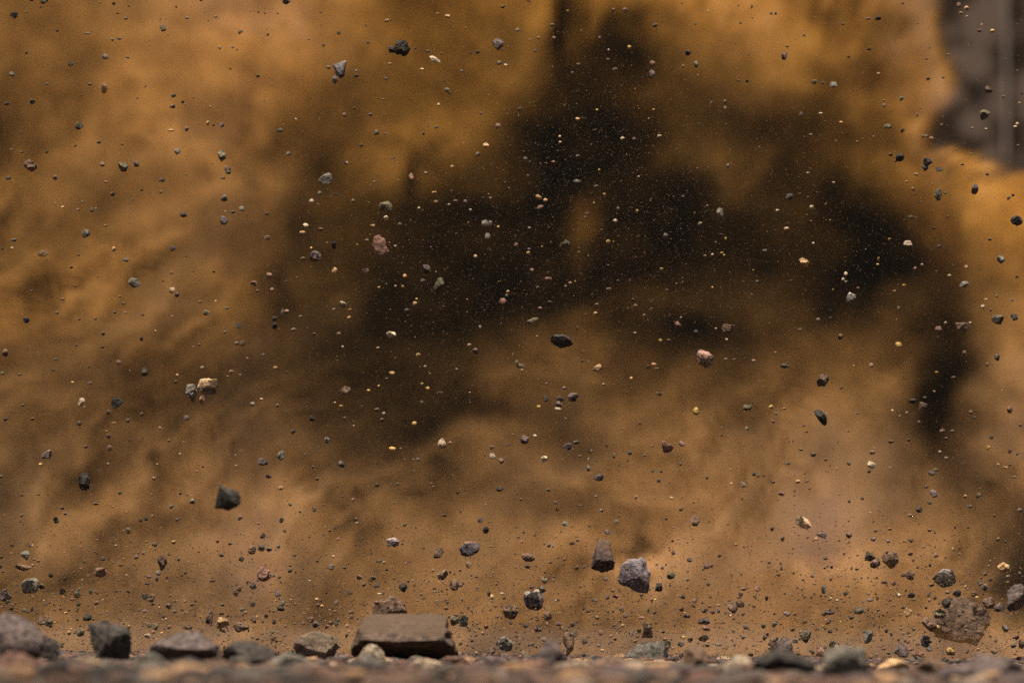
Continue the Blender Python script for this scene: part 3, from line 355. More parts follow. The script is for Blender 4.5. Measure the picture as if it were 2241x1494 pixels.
# short name of each landmark stone, and where it is
LAND = {
'plum': ('plum brown round stone', 'near the left edge above the pale haze'),
'blacklump': ('big black lumpy stone', 'with a small stone at its left, high up'),
'flake': ('pale white flake', 'thin and tilted, right below the big black stone'),
'wedge': ('violet-grey wedge stone', 'pointing down left, high in the cloud'),
'taper': ('dark grey tapering stone', 'with a sunlit top edge and narrow foot'),
'olive': ('dull olive round stone', 'flying outside the cloud before the hillside'),
'pairtop': ('black knobbly stone', 'on the bright right rim of the cloud'),
'bluefacet': ('blue-grey faceted stone', 'with a reddish top rim, left of centre'),
'smooth': ('smooth slate-grey stone', 'with a lit top, at the edge of the dark'),
'rough': ('pitted violet-grey stone', 'rough and knobbly, in the brown dust'),
'redangular': ('reddish angular slab', 'flying in the dark left of centre'),
'shard': ('olive pointed shard', 'standing upright in the dark dust'),
'palecube': ('pale square pebble', 'light grey, under the reddish slab'),
'ochrelump': ('ochre rounded lump', 'deep in the blackest part of the cloud'),
'slant': ('slanting olive sliver', 'low left of the dark ragged flake'),
'brownlump': ('pinkish brown flat lump', 'at the foot of the black area'),
'darkflake': ('dark ragged flake', 'flat and slanting, in the middle of view'),
'stacked': ('olive stone with dark foot', 'like two stones stacked, on the bright rim'),
'blackoval': ('black oval stone', 'smooth, at the right edge'),
'orangeround': ('orange-tan round stone', 'glowing against the black dust'),
'whitetop': ('white-topped grey stone', 'dark below, in the black right pocket'),
'dullblock': ('dull brown block', 'with a flat lit top in dark dust at right'),
'olivelump': ('olive grey oval stone', 'near the right edge, half in bright dust'),
'darkfacet': ('black faceted stone', 'like a heart, alone in the left dust'),
'greenlump': ('grey-green oval stone', 'tucked beside the big tan oval'),
'tanoval': ('big tan oval stone', 'with a dark underside, left of centre'),
'ridged': ('ridged violet-grey stone', 'low near the left edge'),
'tallblack': ('tall black stone', 'upright and egg shaped, low on the left'),
'bean': ('slanting brown bean stone', 'soft looking, in the brown dust'),
'twolobe': ('grey two-lobed stone', 'in the pale dust left of centre'),
'pinkwhite': ('pinkish white cone stone', 'with a black foot, below the centre'),
'tantriangle': ('tan triangular stone', 'with a violet base, right of the flake'),
'pinkbrown': ('pinkish brown potato stone', 'large, right of the centre'),
'violetpair': ('violet-brown knobby stone', 'under the middle of the view'),
'paleolive': ('pale olive oval pebble', 'tilted, right of centre in tan dust'),
'blueround': ('blue-violet round stone', 'in the tan dust below centre'),
'plumseed': ('plum seed-shaped stone', 'pointed at its right end'),
'redwedge': ('red-brown wedge stone', 'pointed downwards, in the golden dust'),
'dometop': ('brown dome-topped stone', 'with a straight slanting base'),
'elongated': ('long black stone', 'smooth and slanting down to the right'),
'rustlump': ('rusty brown lump', 'under two dark pebbles in brown dust'),
'palegrey': ('pale grey angular stone', 'bright against the tan dust at right'),
'spike': ('grey arrow-shaped stone', 'with a point down, low at the left'),
'boat': ('brown boat-shaped stone', 'flat and wide, low at the left'),
'tallspeck': ('tall speckled brown stone', 'narrow and upright, low at the left'),
'redmouse': ('dark red rounded stone', 'with a ragged top, low at the left'),
'roundgrey': ('big round grey stone', 'with a lit top, low at the left'),
'leftlump': ('violet lump cut by edge', 'half out of view at the left edge'),
'pinkslant': ('pinkish slanting stone', 'lit from above, just over the ground'),
'rust': ('rust-red cracked stone', 'upright, low left of centre'),
'whitecap': ('white-capped grey stone', 'blurred top edge, low left of centre'),
'tooth': ('brown tooth-shaped stone', 'pointing down, beside the half moon'),
'halfmoon': ('black half-moon stone', 'with a pale ragged top, low at centre'),
'roundbrown': ('round dark brown stone', 'under the tooth-shaped one'),
'greyblack': ('black stone with grey corner', 'just over the half-round rock'),
'dome': ('half-round brown rock', 'rising behind the big brown block'),
'fainttwin': ('faint olive twin stone', 'slanting, left of its blue twin'),
'bluetwin': ('slate-blue slanting stone', 'smooth oval, right of the brown block'),
'pinkbean': ('pinkish brown oval stone', 'tilted, left of the white-crowned stone'),
'darkdome': ('dark dome-shaped stone', 'just above the ground at centre'),
'speckbrown': ('speckled brown egg stone', 'alone in the tan dust'),
'loaf': ('brown loaf-shaped stone', 'low at centre'),
'bigbrown': ('biggest brown tapering stone', 'narrow top, left of the violet one'),
'bigviolet': ('biggest violet-grey stone', 'broad with white streaks, pointed below'),
'whitecrown': ('white-crowned dark stone', 'with black underside, low at centre'),
'heart': ('dark heart-shaped stone', 'two lobes, low right of centre'),
'yellowrim': ('brown stone with yellow rim', 'under the white-crowned one'),
'tallmixed': ('tall ragged brown stone', 'standing just above the ground'),
'castle': ('reddish castle-shaped stone', 'with two points on top'),
'mushroom': ('violet mushroom-cap stone', 'on top of a smaller reddish one'),
'tanlemon': ('tan lemon-shaped stone', 'brightly lit, low at the right'),
'tadpole': ('violet tadpole-shaped stone', 'with a thin tail at its left'),
'greencap': ('greenish olive stone', 'touching a reddish stone below it'),
'redbelow': ('reddish stone', 'hanging right under the greenish one'),
'pinkdome': ('pink-topped round stone', 'near the right edge'),
'snail': ('brown snail-shaped stone', 'tail at the left, low at the right'),
'kite': ('large kite-shaped stone', 'pale top and dark base, low at right'),
'rightdark': ('large dark stone', 'tall, cut by the right edge'),
'duskround': ('dusky round stone', 'at the upper left of the faint boulder'),
'brickslant': ('slanting brick-shaped stone', 'at the left of the faint boulder'),
'fin': ('tan fin-shaped stone', 'at the upper right of the faint boulder'),
'bigfaint': ('big faint brown boulder', 'half lost in dust at the lower right'),
'olivedrop': ('olive drop-shaped stone', 'pointed below, just above the gravel'),
'greyegg': ('grey upright egg stone', 'low right of centre'),
'slabtop': ('flat-topped violet stone', 'with a pale lit slab top'),
'bluetriangle': ('blue-grey triangular stone', 'just above the gravel at right'),
'greypile': ('violet-grey jagged stone', 'resting on the gravel among small ones'),
'redpile': ('dull reddish rounded stone', 'resting just above the blurred gravel'),
}

# ---------------------------------------------------------------- hillside, sapling, ground
def ground_h(x, y):
    h = -0.0165 - (.006 if x < 0 else .014) * max(-1.5, min(1.0, x))
    h += 0.007 * mnoise.fractal(Vector((x * 4, y * 2.2, 3)), 0.8, 2.1, 3) * (1 if y < 14 else .3)
    return h


def earth_material(name, dark, mid, scale):
    m = bpy.data.materials.new(name); m.use_nodes = True
    t = m.node_tree; N, L = t.nodes.new, t.links.new
    b = t.nodes['Principled BSDF']; b.inputs['Roughness'].default_value = 0.95
    b.inputs['Specular IOR Level'].default_value = 0.15
    g = N('ShaderNodeNewGeometry')
    n = N('ShaderNodeTexNoise'); n.inputs['Scale'].default_value = scale; n.inputs['Detail'].default_value = 6
    L(g.outputs['Position'], n.inputs['Vector'])
    r = N('ShaderNodeValToRGB')
    r.color_ramp.elements[0].position = .4; r.color_ramp.elements[0].color = (*dark, 1)
    r.color_ramp.elements[1].position = .65; r.color_ramp.elements[1].color = (*mid, 1)
    L(n.outputs['Fac'], r.inputs['Fac'])
    L(r.outputs[0], b.inputs['Base Color'])
    return m, r


def sheet(name, xs, ys, hf, mat):
    V = [(x, y, hf(x, y)) for y in ys for x in xs]
    nx = len(xs)
    F = [(j * nx + i, j * nx + i + 1, (j + 1) * nx + i + 1, (j + 1) * nx + i) for j in range(len(ys) - 1) for i in range(nx - 1)]
    me = bpy.data.meshes.new(name); me.from_pydata(V, [], F)
    me.polygons.foreach_set('use_smooth', np.ones(len(F), bool))
    me.materials.append(mat)
    return tag(link(name, me), kind='structure')


gm, _ = earth_material('gravelly_earth', (.022, .013, .007), (.065, .041, .026), 28)
ys = list(np.concatenate([np.linspace(1.5, 6, 20), np.linspace(6.05, 10.6, 150), np.linspace(11, 21, 30), np.linspace(23, 60, 12)]))
xs = list(np.concatenate([np.linspace(-40, -2.2, 14), np.linspace(-2, 2, 130), np.linspace(2.2, 40, 14)]))
sheet('ground', xs, ys, ground_h, gm)

hm = bpy.data.materials.new('hillside_soil'); hm.use_nodes = True
t = hm.node_tree; N, L = t.nodes.new, t.links.new
hb = t.nodes['Principled BSDF']; hb.inputs['Roughness'].default_value = 1; hb.inputs['Specular IOR Level'].default_value = .05
g = N('ShaderNodeNewGeometry'); sp = N('ShaderNodeSeparateXYZ'); L(g.outputs['Position'], sp.inputs[0])
n = N('ShaderNodeTexNoise'); n.inputs['Scale'].default_value = 5.5; n.inputs['Detail'].default_value = 4
L(g.outputs['Position'], n.inputs['Vector'])
r = N('ShaderNodeValToRGB')
r.color_ramp.elements[0].position = .42; r.color_ramp.elements[0].color = (.014, .009, .006, 1)
r.color_ramp.elements[1].position = .58; r.color_ramp.elements[1].color = (.060, .041, .030, 1)
L(n.outputs['Fac'], r.inputs['Fac'])
mr = N('ShaderNodeMapRange'); mr.inputs['From Min'].default_value = 1.93; mr.inputs['From Max'].default_value = 2.0
L(sp.outputs['X'], mr.inputs['Value'])
mx = N('ShaderNodeMix'); mx.data_type = 'RGBA'
mx.inputs[6].default_value = (.0022, .0015, .0008, 1)            # near black left of and below the paler scree
mz = N('ShaderNodeMapRange'); mz.inputs['From Min'].default_value = 2.0; mz.inputs['From Max'].default_value = 2.2
L(sp.outputs['Z'], mz.inputs['Value'])
mm = N('ShaderNodeMath'); mm.operation = 'MULTIPLY'; L(mr.outputs[0], mm.inputs[0]); L(mz.outputs[0], mm.inputs[1])
L(mm.outputs[0], mx.inputs[0]); L(r.outputs[0], mx.inputs[7]); L(mx.outputs[2], hb.inputs['Base Color'])


def hill_h(x, y):
    u = max(0, y - 20)
    return -0.3 + u * 1.9 + 0.9 * mnoise.fractal(Vector((x * .25, y * .25, 7)), 0.8, 2, 3) * min(1, u / 2)


sheet('hillside', list(np.linspace(-45, 45, 120)), list(np.linspace(19.6, 34, 60)), hill_h, hm)


def taper_tube(pts, sides=8):
    V, F = [], []
    for k, (p, r_) in enumerate(pts):
        for i in range(sides):
            a = 2 * math.pi * i / sides
            V.append((p[0] + r_ * math.cos(a), p[1] + r_ * math.sin(a), p[2]))
    for k in range(len(pts) - 1):
        for i in range(sides):
            F.append((k * sides + i, k * sides + (i + 1) % sides, (k + 1) * sides + (i + 1) % sides, (k + 1) * sides + i))
    F.append(tuple(range(sides))[::-1]); F.append(tuple(range((len(pts) - 1) * sides, len(pts) * sides)))
    me = bpy.data.meshes.new('trunk'); me.from_pydata(V, [], F)
    return me


bark = plain('pale_bark', (.19, .135, .10))
ty = next(y for y in np.arange(20.5, 24, .05) if hill_h(2.3, y) > 2.12)
p0 = ray_point(2192, 400, ty)
root = bpy.data.objects.new('bare_sapling', None); COL.objects.link(root); root.location = (p0.x, ty, hill_h(p0.x, ty) - .1)
tag(root, 'thin pale bare sapling trunk rising before the hillside, top right', 'tree')
pts = [((0.02 - .012 * z + .015 * math.sin(z * 2.1), 0.03 * math.sin(z), z), .012 * (1 - z * .12)) for z in np.linspace(0, 4.5, 24)]
tr = link('trunk', taper_tube(pts)); tr.data.materials.append(bark); tr.parent = root
for (z0, dx, dz) in ((3.2, .5, .7), (3.6, -.45, .8), (4.0, .3, .6)):
    x0 = 0.02 - .012 * z0 + .015 * math.sin(z0 * 2.1)
    br = link('branch', taper_tube([((x0 + dx * s, .03 * math.sin(z0), z0 + dz * s + .1 * s * s), .007 * (1 - s * .8)) for s in np.linspace(0, 1, 7)], 6))
    br.data.materials.append(bark); br.parent = root

# ---------------------------------------------------------------- flying stones
stones = []
for (cx, cy), text in AREAS.items():
    for rec in text.split(';'):
        q = rec.split()
        x, y, w, h = (float(v) for v in q[:4])
        if w == 0: continue
        key = next((v[1:] for v in q[5:] if v[0] == '#'), None)
        stones.append(dict(x=cx * 560 + x / 3.995, y=cy * 373.5 + y / 3.995, w=w / 3.995, h=h / 3.995, c=q[4], f='f' in q[5:], key=key))
for s in stones:
    s['area'] = s['w'] * s['h'] * (100 if s['key'] else 1)
    if s['key'] == 'bigfaint': s['w'] *= 1.08; s['h'] *= 1.08
stones.sort(key=lambda s: -s['area'])
N_SINGLE = 299
singles, rest = stones[:N_SINGLE], stones[N_SINGLE:]


def place(s, rs):
    d = rs.uniform(10.40, 10.5) if s['f'] else rs.uniform(9.82, 10.14)
    if not s['f'] and not s['key'] and rs.rand() < .38: d = rs.uniform(10.2, 10.42)
    if s['key'] == 'bigfaint': d = 10.42
    if s['key'] in ('bean', 'dome', 'ochrelump', 'redpile'): d = 10.34
    return d, ray_point(s['x'], s['y'], d)


def dirword(dx, dy):
    a = math.degrees(math.atan2(-dy, dx)) % 360
    return ['to the right of', 'above and right of', 'above', 'above and left of', 'to the left of', 'below and left of', 'below', 'below and right of'][int((a + 22.5) // 45) % 8]


def two_tone(name, top, low, at=0.15):  # own pale tones, plus lit tops and shaded undersides painted in
    """a stone of two tones: a paler top over a darker body, split unevenly in its own space"""
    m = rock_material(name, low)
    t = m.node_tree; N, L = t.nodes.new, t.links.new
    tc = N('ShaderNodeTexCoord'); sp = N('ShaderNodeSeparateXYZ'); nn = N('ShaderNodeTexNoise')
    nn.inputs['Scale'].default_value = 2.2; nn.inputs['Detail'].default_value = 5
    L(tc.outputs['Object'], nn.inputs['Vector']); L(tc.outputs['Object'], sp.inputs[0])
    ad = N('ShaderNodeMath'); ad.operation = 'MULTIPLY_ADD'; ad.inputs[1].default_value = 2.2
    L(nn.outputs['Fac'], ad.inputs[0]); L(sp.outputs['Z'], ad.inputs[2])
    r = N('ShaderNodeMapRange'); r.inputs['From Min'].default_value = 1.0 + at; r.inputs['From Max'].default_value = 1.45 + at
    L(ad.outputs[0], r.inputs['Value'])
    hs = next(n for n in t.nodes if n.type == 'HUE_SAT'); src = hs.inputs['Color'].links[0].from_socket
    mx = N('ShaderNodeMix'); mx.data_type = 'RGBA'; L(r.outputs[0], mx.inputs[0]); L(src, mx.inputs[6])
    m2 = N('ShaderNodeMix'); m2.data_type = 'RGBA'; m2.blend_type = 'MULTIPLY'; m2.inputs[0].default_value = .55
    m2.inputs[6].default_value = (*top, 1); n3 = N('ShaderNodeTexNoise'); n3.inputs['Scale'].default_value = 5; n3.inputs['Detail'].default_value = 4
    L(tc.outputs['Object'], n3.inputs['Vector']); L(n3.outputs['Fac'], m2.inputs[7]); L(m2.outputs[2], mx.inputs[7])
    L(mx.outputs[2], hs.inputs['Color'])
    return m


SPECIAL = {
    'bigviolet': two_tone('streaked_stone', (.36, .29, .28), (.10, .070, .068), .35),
    'bigbrown': two_tone('brown_topped_stone', (.24, .14, .08), (.060, .034, .022), .25),  # paler brown towards the top, darker below
    'whitecrown': two_tone('white_crown_lit_stone', (.52, .40, .30), (.055, .040, .034), .12),  # pale crown, with its lit top and underside shade painted in
    'kite': two_tone('pale_topped_stone', (.40, .31, .26), (.10, .068, .038), .2),  # paler towards the top
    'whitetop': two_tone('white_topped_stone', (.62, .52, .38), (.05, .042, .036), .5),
    'tanlemon': two_tone('lit_tan_stone', (.66, .42, .22), (.42, .25, .13), -.1),  # strong light on the stone put into its colour
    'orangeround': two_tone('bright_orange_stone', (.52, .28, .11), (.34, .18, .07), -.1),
    'tanoval': two_tone('tan_lit_top_stone', (.58, .36, .18), (.11, .065, .032), -.1),  # warm light on top and shade beneath are in the colour
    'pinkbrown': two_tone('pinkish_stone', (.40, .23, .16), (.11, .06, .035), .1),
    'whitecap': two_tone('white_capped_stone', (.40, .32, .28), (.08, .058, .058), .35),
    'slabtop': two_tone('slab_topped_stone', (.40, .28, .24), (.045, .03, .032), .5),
    'taper': two_tone('painted_lit_edge_stone', (.45, .28, .17), (.062, .05, .044), .75),  # sunlit top edge painted as a paler tone
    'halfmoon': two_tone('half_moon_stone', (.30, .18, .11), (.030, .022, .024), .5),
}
marks = [s for s in singles if s['key']]
auto = {}
for s in singles:
    if s['key']:
        a, b_ = LAND[s['key']]
        s['label'] = a + ' ' + b_
        continue
    m_ = min(marks, key=lambda q: math.hypot(q['x'] - s['x'], q['y'] - s['y']))
    dx, dy = s['x'] - m_['x'], s['y'] - m_['y']
    s['dist'] = math.hypot(dx, dy)
    size = 'small' if max(s['w'], s['h']) < 13 else 'medium'
    asp = s['w'] / s['h']
    form = 'flat' if asp > 1.5 else ('upright' if asp < .7 else '')
    colour = CM[s['c']][0]
    s['words'] = (size, form, colour, dirword(dx, dy), m_['key'])
    auto.setdefault(s['words'], []).append(s)
ORD = ['nearest', 'second nearest', 'third nearest', 'fourth nearest', 'fifth nearest', 'sixth nearest']
for wds, lst in auto.items():
    lst.sort(key=lambda s: s['dist'])
    size, form, colour, dw, key = wds
    for i, s in enumerate(lst):
        txt = ' '.join(v for v in (size, colour, form, 'pebble', dw, 'the', LAND[key][0]) if v)
        if len(lst) > 1: txt += ', ' + ORD[i] + ' one'
        s['label'] = txt

for i, s in enumerate(singles):
    rs = np.random.RandomState(1000 + i)
    d, p = place(s, rs)
    px = d / FPX
    hw, hh = s['w'] / 2 * px * 1.04, s['h'] / 2 * px * 1.04
    hd = (hw + hh) / 2 * rs.uniform(.75, 1.1)
    big = s['key'] is not None
    if s['key'] in OUT:
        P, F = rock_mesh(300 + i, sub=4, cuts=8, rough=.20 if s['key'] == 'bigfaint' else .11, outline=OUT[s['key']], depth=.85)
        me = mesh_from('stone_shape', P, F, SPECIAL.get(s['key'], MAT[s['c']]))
    elif big:
        P, F = rock_mesh(300 + i, sub=4, cuts=12, rough=.13)
        me = mesh_from('stone_shape', P, F, MAT[s['c']])
    else:
        me = shared_rock(rs.randint(len(SHAPES)), s['c'])
    o = link('flying_stone' if big else 'flying_pebble', me)
    o.location = p
    o.scale = (hw, hd, hh)
    if not big:
        k = rs.randint(4)
        o.rotation_euler = (0, 0, k * math.pi) if s['w'] != s['h'] else (rs.uniform(0, 6), rs.uniform(0, 6), 0)
        if k % 2: o.scale = (hw, hd, -hh) if False else (hw, hd, hh)
    tag(o, s['label'], 'stone' if big else 'pebble', 'stones thrown up in the dust cloud' if big else 'pebbles thrown up in the dust cloud')

# the dark blurred block, nearer to the camera than the others
P, F = rock_mesh(77, sub=4, cuts=7, rough=.07, outline=OUT['blurblock'], depth=.8)
o = link('flying_stone', mesh_from('stone_shape', P, F, MAT['k']))
o.location = ray_point(498, 1088, 9.15); o.scale = (.0265, .022, .0262)
tag(o, 'out-of-focus dark square stone hanging low in the left dust', 'stone', 'stones thrown up in the dust cloud')


# ---------------------------------------------------------------- many small things merged into single stuff meshes
def merged(name, shapes, C, S, R, mats, midx, label=None):
    """C centres (n,3), S scales (n,3), R rotations (n,3,3), mats list, midx material per piece"""
    VV, FF, MM = [], [], []
    base = 0
    sh = RS.randint(len(shapes), size=len(C))
    for k, (P, F) in enumerate(shapes):
        idx = np.where(sh == k)[0]
        if not len(idx): continue
        F = np.array(F)
        Q = np.einsum('nij,pj->npi', R[idx], P) if R.ndim == 3 else np.repeat(P[None], len(idx), 0)
        Q = Q * S[idx][:, None, :] + C[idx][:, None, :]
        VV.append(Q.reshape(-1, 3))
        FF.append((F[None] + (np.arange(len(idx)) * len(P))[:, None, None] + base).reshape(-1, 3))
        MM.append(np.repeat(midx[idx], len(F)))
        base += len(idx) * len(P)
    V = np.concatenate(VV).astype(np.float32); F = np.concatenate(FF).astype(np.int32); M = np.concatenate(MM).astype(np.int32)
    me = bpy.data.meshes.new(name)
    me.vertices.add(len(V)); me.vertices.foreach_set('co', V.ravel())
    me.loops.add(F.size); me.loops.foreach_set('vertex_index', F.ravel())
    me.polygons.add(len(F)); me.polygons.foreach_set('loop_start', np.arange(0, F.size, 3, dtype=np.int32))
    for m in mats: me.materials.append(m)
    me.polygons.foreach_set('material_index', M)
    me.update(calc_edges=True)
    return tag(link(name, me), kind='stuff')


def rotations(n):
    q = RS.normal(size=(n, 4)); q /= np.linalg.norm(q, axis=1)[:, None]
    w, x, y, z = q.T
    return np.stack([1 - 2 * (y * y + z * z), 2 * (x * y - z * w), 2 * (x * z + y * w),
                     2 * (x * y + z * w), 1 - 2 * (x * x + z * z), 2 * (y * z - x * w),
                     2 * (x * z - y * w), 2 * (y * z + x * w), 1 - 2 * (x * x + y * y)], 1).reshape(-1, 3, 3)


KEYS = list(CM)
MATLIST = [MAT[k] for k in KEYS]
LOW = [rock_mesh(500 + s, sub=2, cuts=7, rough=.14) for s in range(10)]
TINY = [rock_mesh(600 + s, sub=1, cuts=3, rough=.16) for s in range(6)]
C, S, MI = [], [], []
for i, s in enumerate(rest):
    rs = np.random.RandomState(5000 + i)
    d, p = place(s, rs)
    C.append(p[:]); px = d / FPX * 1.03
    S.append((s['w'] / 2 * px, (s['w'] + s['h']) / 4 * px, s['h'] / 2 * px)); MI.append(KEYS.index(s['c']))
for i in range(1100):                    # unnumbered small pebbles, thick just above the ground
    yy = 1438 - abs(RS.normal(0, 95)); xx = RS.uniform(-20, 2260)
    dd = RS.uniform(9.8, 10.35); w_ = 3.2 + 2.6 * min(RS.pareto(2.6), 2.4)
    C.append(ray_point(xx, yy, dd)[:]); px = dd / FPX
    S.append(tuple(w_ / 2 * px * RS.uniform(.7, 1.35, 3))); MI.append(KEYS.index(RS.choice(list('kkbbvogrt'))))
merged('flying_gravel', LOW, np.array(C), np.array(S), np.eye(3), MATLIST, np.array(MI))

# finer grit: denser near the ground and in the dark plume
n = 150000
d = RS.uniform(9.5, 10.45, n)
px = RS.uniform(-60, 2300, n)
u = RS.rand(n)
py = np.where(u < .19, RS.uniform(-60, 1440, n), np.where(u < .76, 1440 - np.abs(RS.normal(0, 190, n)), RS.normal(420, 260, n)))
cen = (u > .76)
px = np.where(cen, RS.normal(1300, 480, n), px)
keep = (py < 1438) & (py > -80) & (px > -80) & (px < 2320)
d, px, py, cen = d[keep], px[keep], py[keep], cen[keep]
n = len(d)
a = (px - 1120.5) / FPX; b_ = -(py - 747) / FPX
dy = math.cos(PITCH) - math.sin(PITCH) * b_; dz = math.sin(PITCH) + math.cos(PITCH) * b_
C = np.stack([a / dy * d, d, CAM_Z + dz / dy * d], 1)
rad = 0.00035 + 0.00034 * (RS.pareto(3.2, n) + 0)
rad = np.minimum(rad, .0019)
rad = np.where((py > 1150), rad * RS.choice([1, 1.35, 1.9], size=len(rad), p=[.7, .22, .08]), rad)
rad = np.where((~cen) & (py < 900) & (rad > .0012), .0009, rad)
S = rad[:, None] * RS.uniform(.65, 1.2, (n, 3))
pw = {'k': .26, 'g': .05, 'b': .27, 't': .12, 'p': .025, 'r': .08, 'v': .08, 'o': .09, 'y': .025}
MI = RS.choice(len(KEYS), size=n, p=[pw[k] for k in KEYS])
grit_m = [plain('grit_' + CM[k][0].replace('-', '_'), tuple(min(.8, v * 1.0) for v in CM[k][1])) for k in KEYS]
merged('flying_grit', TINY, C, S, rotations(n), grit_m, MI)

# gravel lying on the ground
n = 4400
gy = 6.6 + 3.9 * RS.rand(n) ** .8
gy[3000:] = RS.uniform(9.2, 10.3, 1400)
gx = RS.uniform(-1.0, 1.0, n) * (gy * .125)
sz = .005 + .008 * np.minimum(RS.pareto(2.1, n), 2.3)
gz = np.array([ground_h(x, y) for x, y in zip(gx, gy)])
sz = np.where(gy > 8.6, np.minimum(sz, .011), sz)
sz[3000:] *= RS.uniform(.5, 1.5, 1400)
C = np.stack([gx, gy, gz + sz * .30], 1)
S = sz[:, None] * RS.uniform(.75, 1.3, (n, 3)) * np.array([1.3, 1.1, .6])
gw = {'k': .14, 'g': .14, 'b': .40, 't': .07, 'p': .04, 'r': .05, 'v': .14, 'o': .02, 'y': .0}
MI = RS.choice(len(KEYS), size=n, p=[gw[k] for k in KEYS])
GRAVEL = [rock_material('gravel_' + CM[k][0].replace('-', '_'), tuple(v * q for v, q in zip(CM[k][1], (.72, .66, .66)))) for k in KEYS]
merged('ground_gravel', LOW, C, S, np.eye(3), GRAVEL, MI)

# the larger stones lying on it: px, py of the top, width, visible height, distance, colour, silhouette, label
LYING = [
(22, 1338, 165, 100, 8.7, 'v', 'slab', 'large pale violet blurred stone mound at the lower left corner'),
(240, 1356, 96, 84, 9.05, 'k', 'darkblock', 'blurred dark square stone block standing on the gravel at left'),
(402, 1380, 168, 62, 8.8, 'v', 'slab', 'wide flat violet-grey slab, blurred, right of the dark square block'),
(545, 1400, 125, 56, 8.6, 'k', 'slab', 'blurred dark low stone right of the wide flat slab'),
(693, 1380, 102, 66, 9.6, 't', 'blackoval', 'tan rounded stone on the gravel left of the big brown block'),
(886, 1341, 238, 110, 9.35, 'b', 'block', 'big brown flat-topped block lying on the gravel'),
(1203, 1396, 96, 96, 8.7, 'v', 'point', 'blurred dark pointed stone sticking up from gravel at centre'),
(1413, 1402, 100, 66, 9.85, 'g', 'bluetriangle', 'grey and rust sharp-peaked stone on gravel below the castle-shaped stone'),
(1522, 1408, 56, 72, 8.7, 'b', 'blackoval', 'blurred round brown stone standing right of the sharp-peaked grey one'),
(1718, 1416, 140, 76, 8.2, 'k', 'slab', 'blurred black low stone in the gravel at right'),
(1850, 1410, 100, 84, 8.1, 'g', 'darkblock', 'blurred pale blue-grey stone right of the black low one'),
(1950, 1440, 80, 34, 8.9, 't', 'slab', 'thin tan flat stone in the gravel at right'),
(2150, 1430, 180, 70, 8.0, 'v', 'slab', 'blurred wide violet stone in the lower right corner'),
(640, 1428, 120, 54, 8.5, 'g', 'slab', 'blurred blue-grey stone in front of the tan rounded one'),
(812, 1408, 66, 40, 9.15, 'p', 'slab', 'pale small blurred stone at the left foot of the brown block'),
(925, 1440, 92, 36, 8.6, 'p', 'slab', 'pale yellowish blurred stone below the brown block'),
(985, 1435, 90, 40, 8.9, 'r', 'slab', 'reddish blurred stone at the right foot of the brown block'),
(110, 1394, 44, 40, 9.2, 'k', 'blackoval', 'small dark round stone between the mound and the square block'),
(2040, 1436, 96, 44, 8.7, 'b', 'slab', 'brown low blurred stone right of the thin tan one'),
(1335, 1436, 112, 44, 8.6, 'b', 'slab', 'brown low blurred stone left of the sharp-peaked grey one'),
(1615, 1432, 70, 44, 8.7, 'p', 'slab', 'pale low blurred stone left of the black low one'),
(1080, 1432, 84, 40, 8.8, 'v', 'slab', 'violet low blurred stone between brown block and pointed stone'),
(332, 1424, 60, 30, 8.5, 'g', 'slab', 'small grey blurred stone under the wide flat slab'),
(30, 1425, 120, 50, 8.0, 'r', 'slab', 'reddish blurred low stone under the large left mound'),
(180, 1438, 110, 40, 8.0, 't', 'slab', 'ochre blurred low stone in front of the dark square block'),
]
for i, (px_, top, w, h, d, c, ol, lab) in enumerate(LYING):
    s_ = d / FPX
    P, F = rock_mesh(800 + i, sub=4, cuts=3 if ol == 'block' else 7, rough=.07 if ol == 'block' else .09, outline=OUT[ol], depth=.9)
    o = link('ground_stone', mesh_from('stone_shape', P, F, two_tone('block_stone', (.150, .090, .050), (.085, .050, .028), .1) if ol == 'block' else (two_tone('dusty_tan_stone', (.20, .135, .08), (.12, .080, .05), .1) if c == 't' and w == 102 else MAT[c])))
    tp = ray_point(px_, top, d); bt = ray_point(px_, top + h, d)
    zb = min(bt.z, ground_h(tp.x, d) - .002)
    o.location = (tp.x, d, (tp.z + zb) / 2)
    o.scale = (w / 2 * s_, max(w * .32, 16) * s_, (tp.z - zb) / 2)
    tag(o, lab, 'stone', 'stones lying on the gravel')

# ---------------------------------------------------------------- the dust cloud: a real volume of uneven density
# optical depth over a grid of places across the cloud (16 rows from the top, 17 columns from the left)
TAU = np.array([[float(v) for v in row.split()] for row in TAU_TEXT.strip().splitlines()])
NX, NY, NZ = 206, 58, 136
DMIN = np.array([-1.58, 10.08, -.06]); DMAX = np.array([1.58, 11.30, 1.95])
gx, gy, gz = [np.linspace(DMIN[i], DMAX[i], k) for i, k in enumerate((NX, NY, NZ))]


def smooth_noise(shape, cells, seed, octs=3, pers=.55):
    """sum of smoothly interpolated random lattices over the unit box"""
    rs = np.random.RandomState(seed)
    out = np.zeros(shape); amp = 1; tot = 0
    for o in range(octs):
        cl = [max(1, int(round(c * 2 ** o))) for c in cells]
        L_ = rs.uniform(-1, 1, [c + 2 for c in cl])
        A = L_
        for ax, k in enumerate(shape):
            u = np.linspace(0, cl[ax], k); i0 = np.minimum(u.astype(int), cl[ax]); f = u - i0
            f = f * f * (3 - 2 * f)
            f = f.reshape([-1 if q == ax else 1 for q in range(len(shape))])
            A = np.take(A, i0, ax) * (1 - f) + np.take(A, i0 + 1, ax) * f
        out += A * amp; tot += amp; amp *= pers
    return out / tot


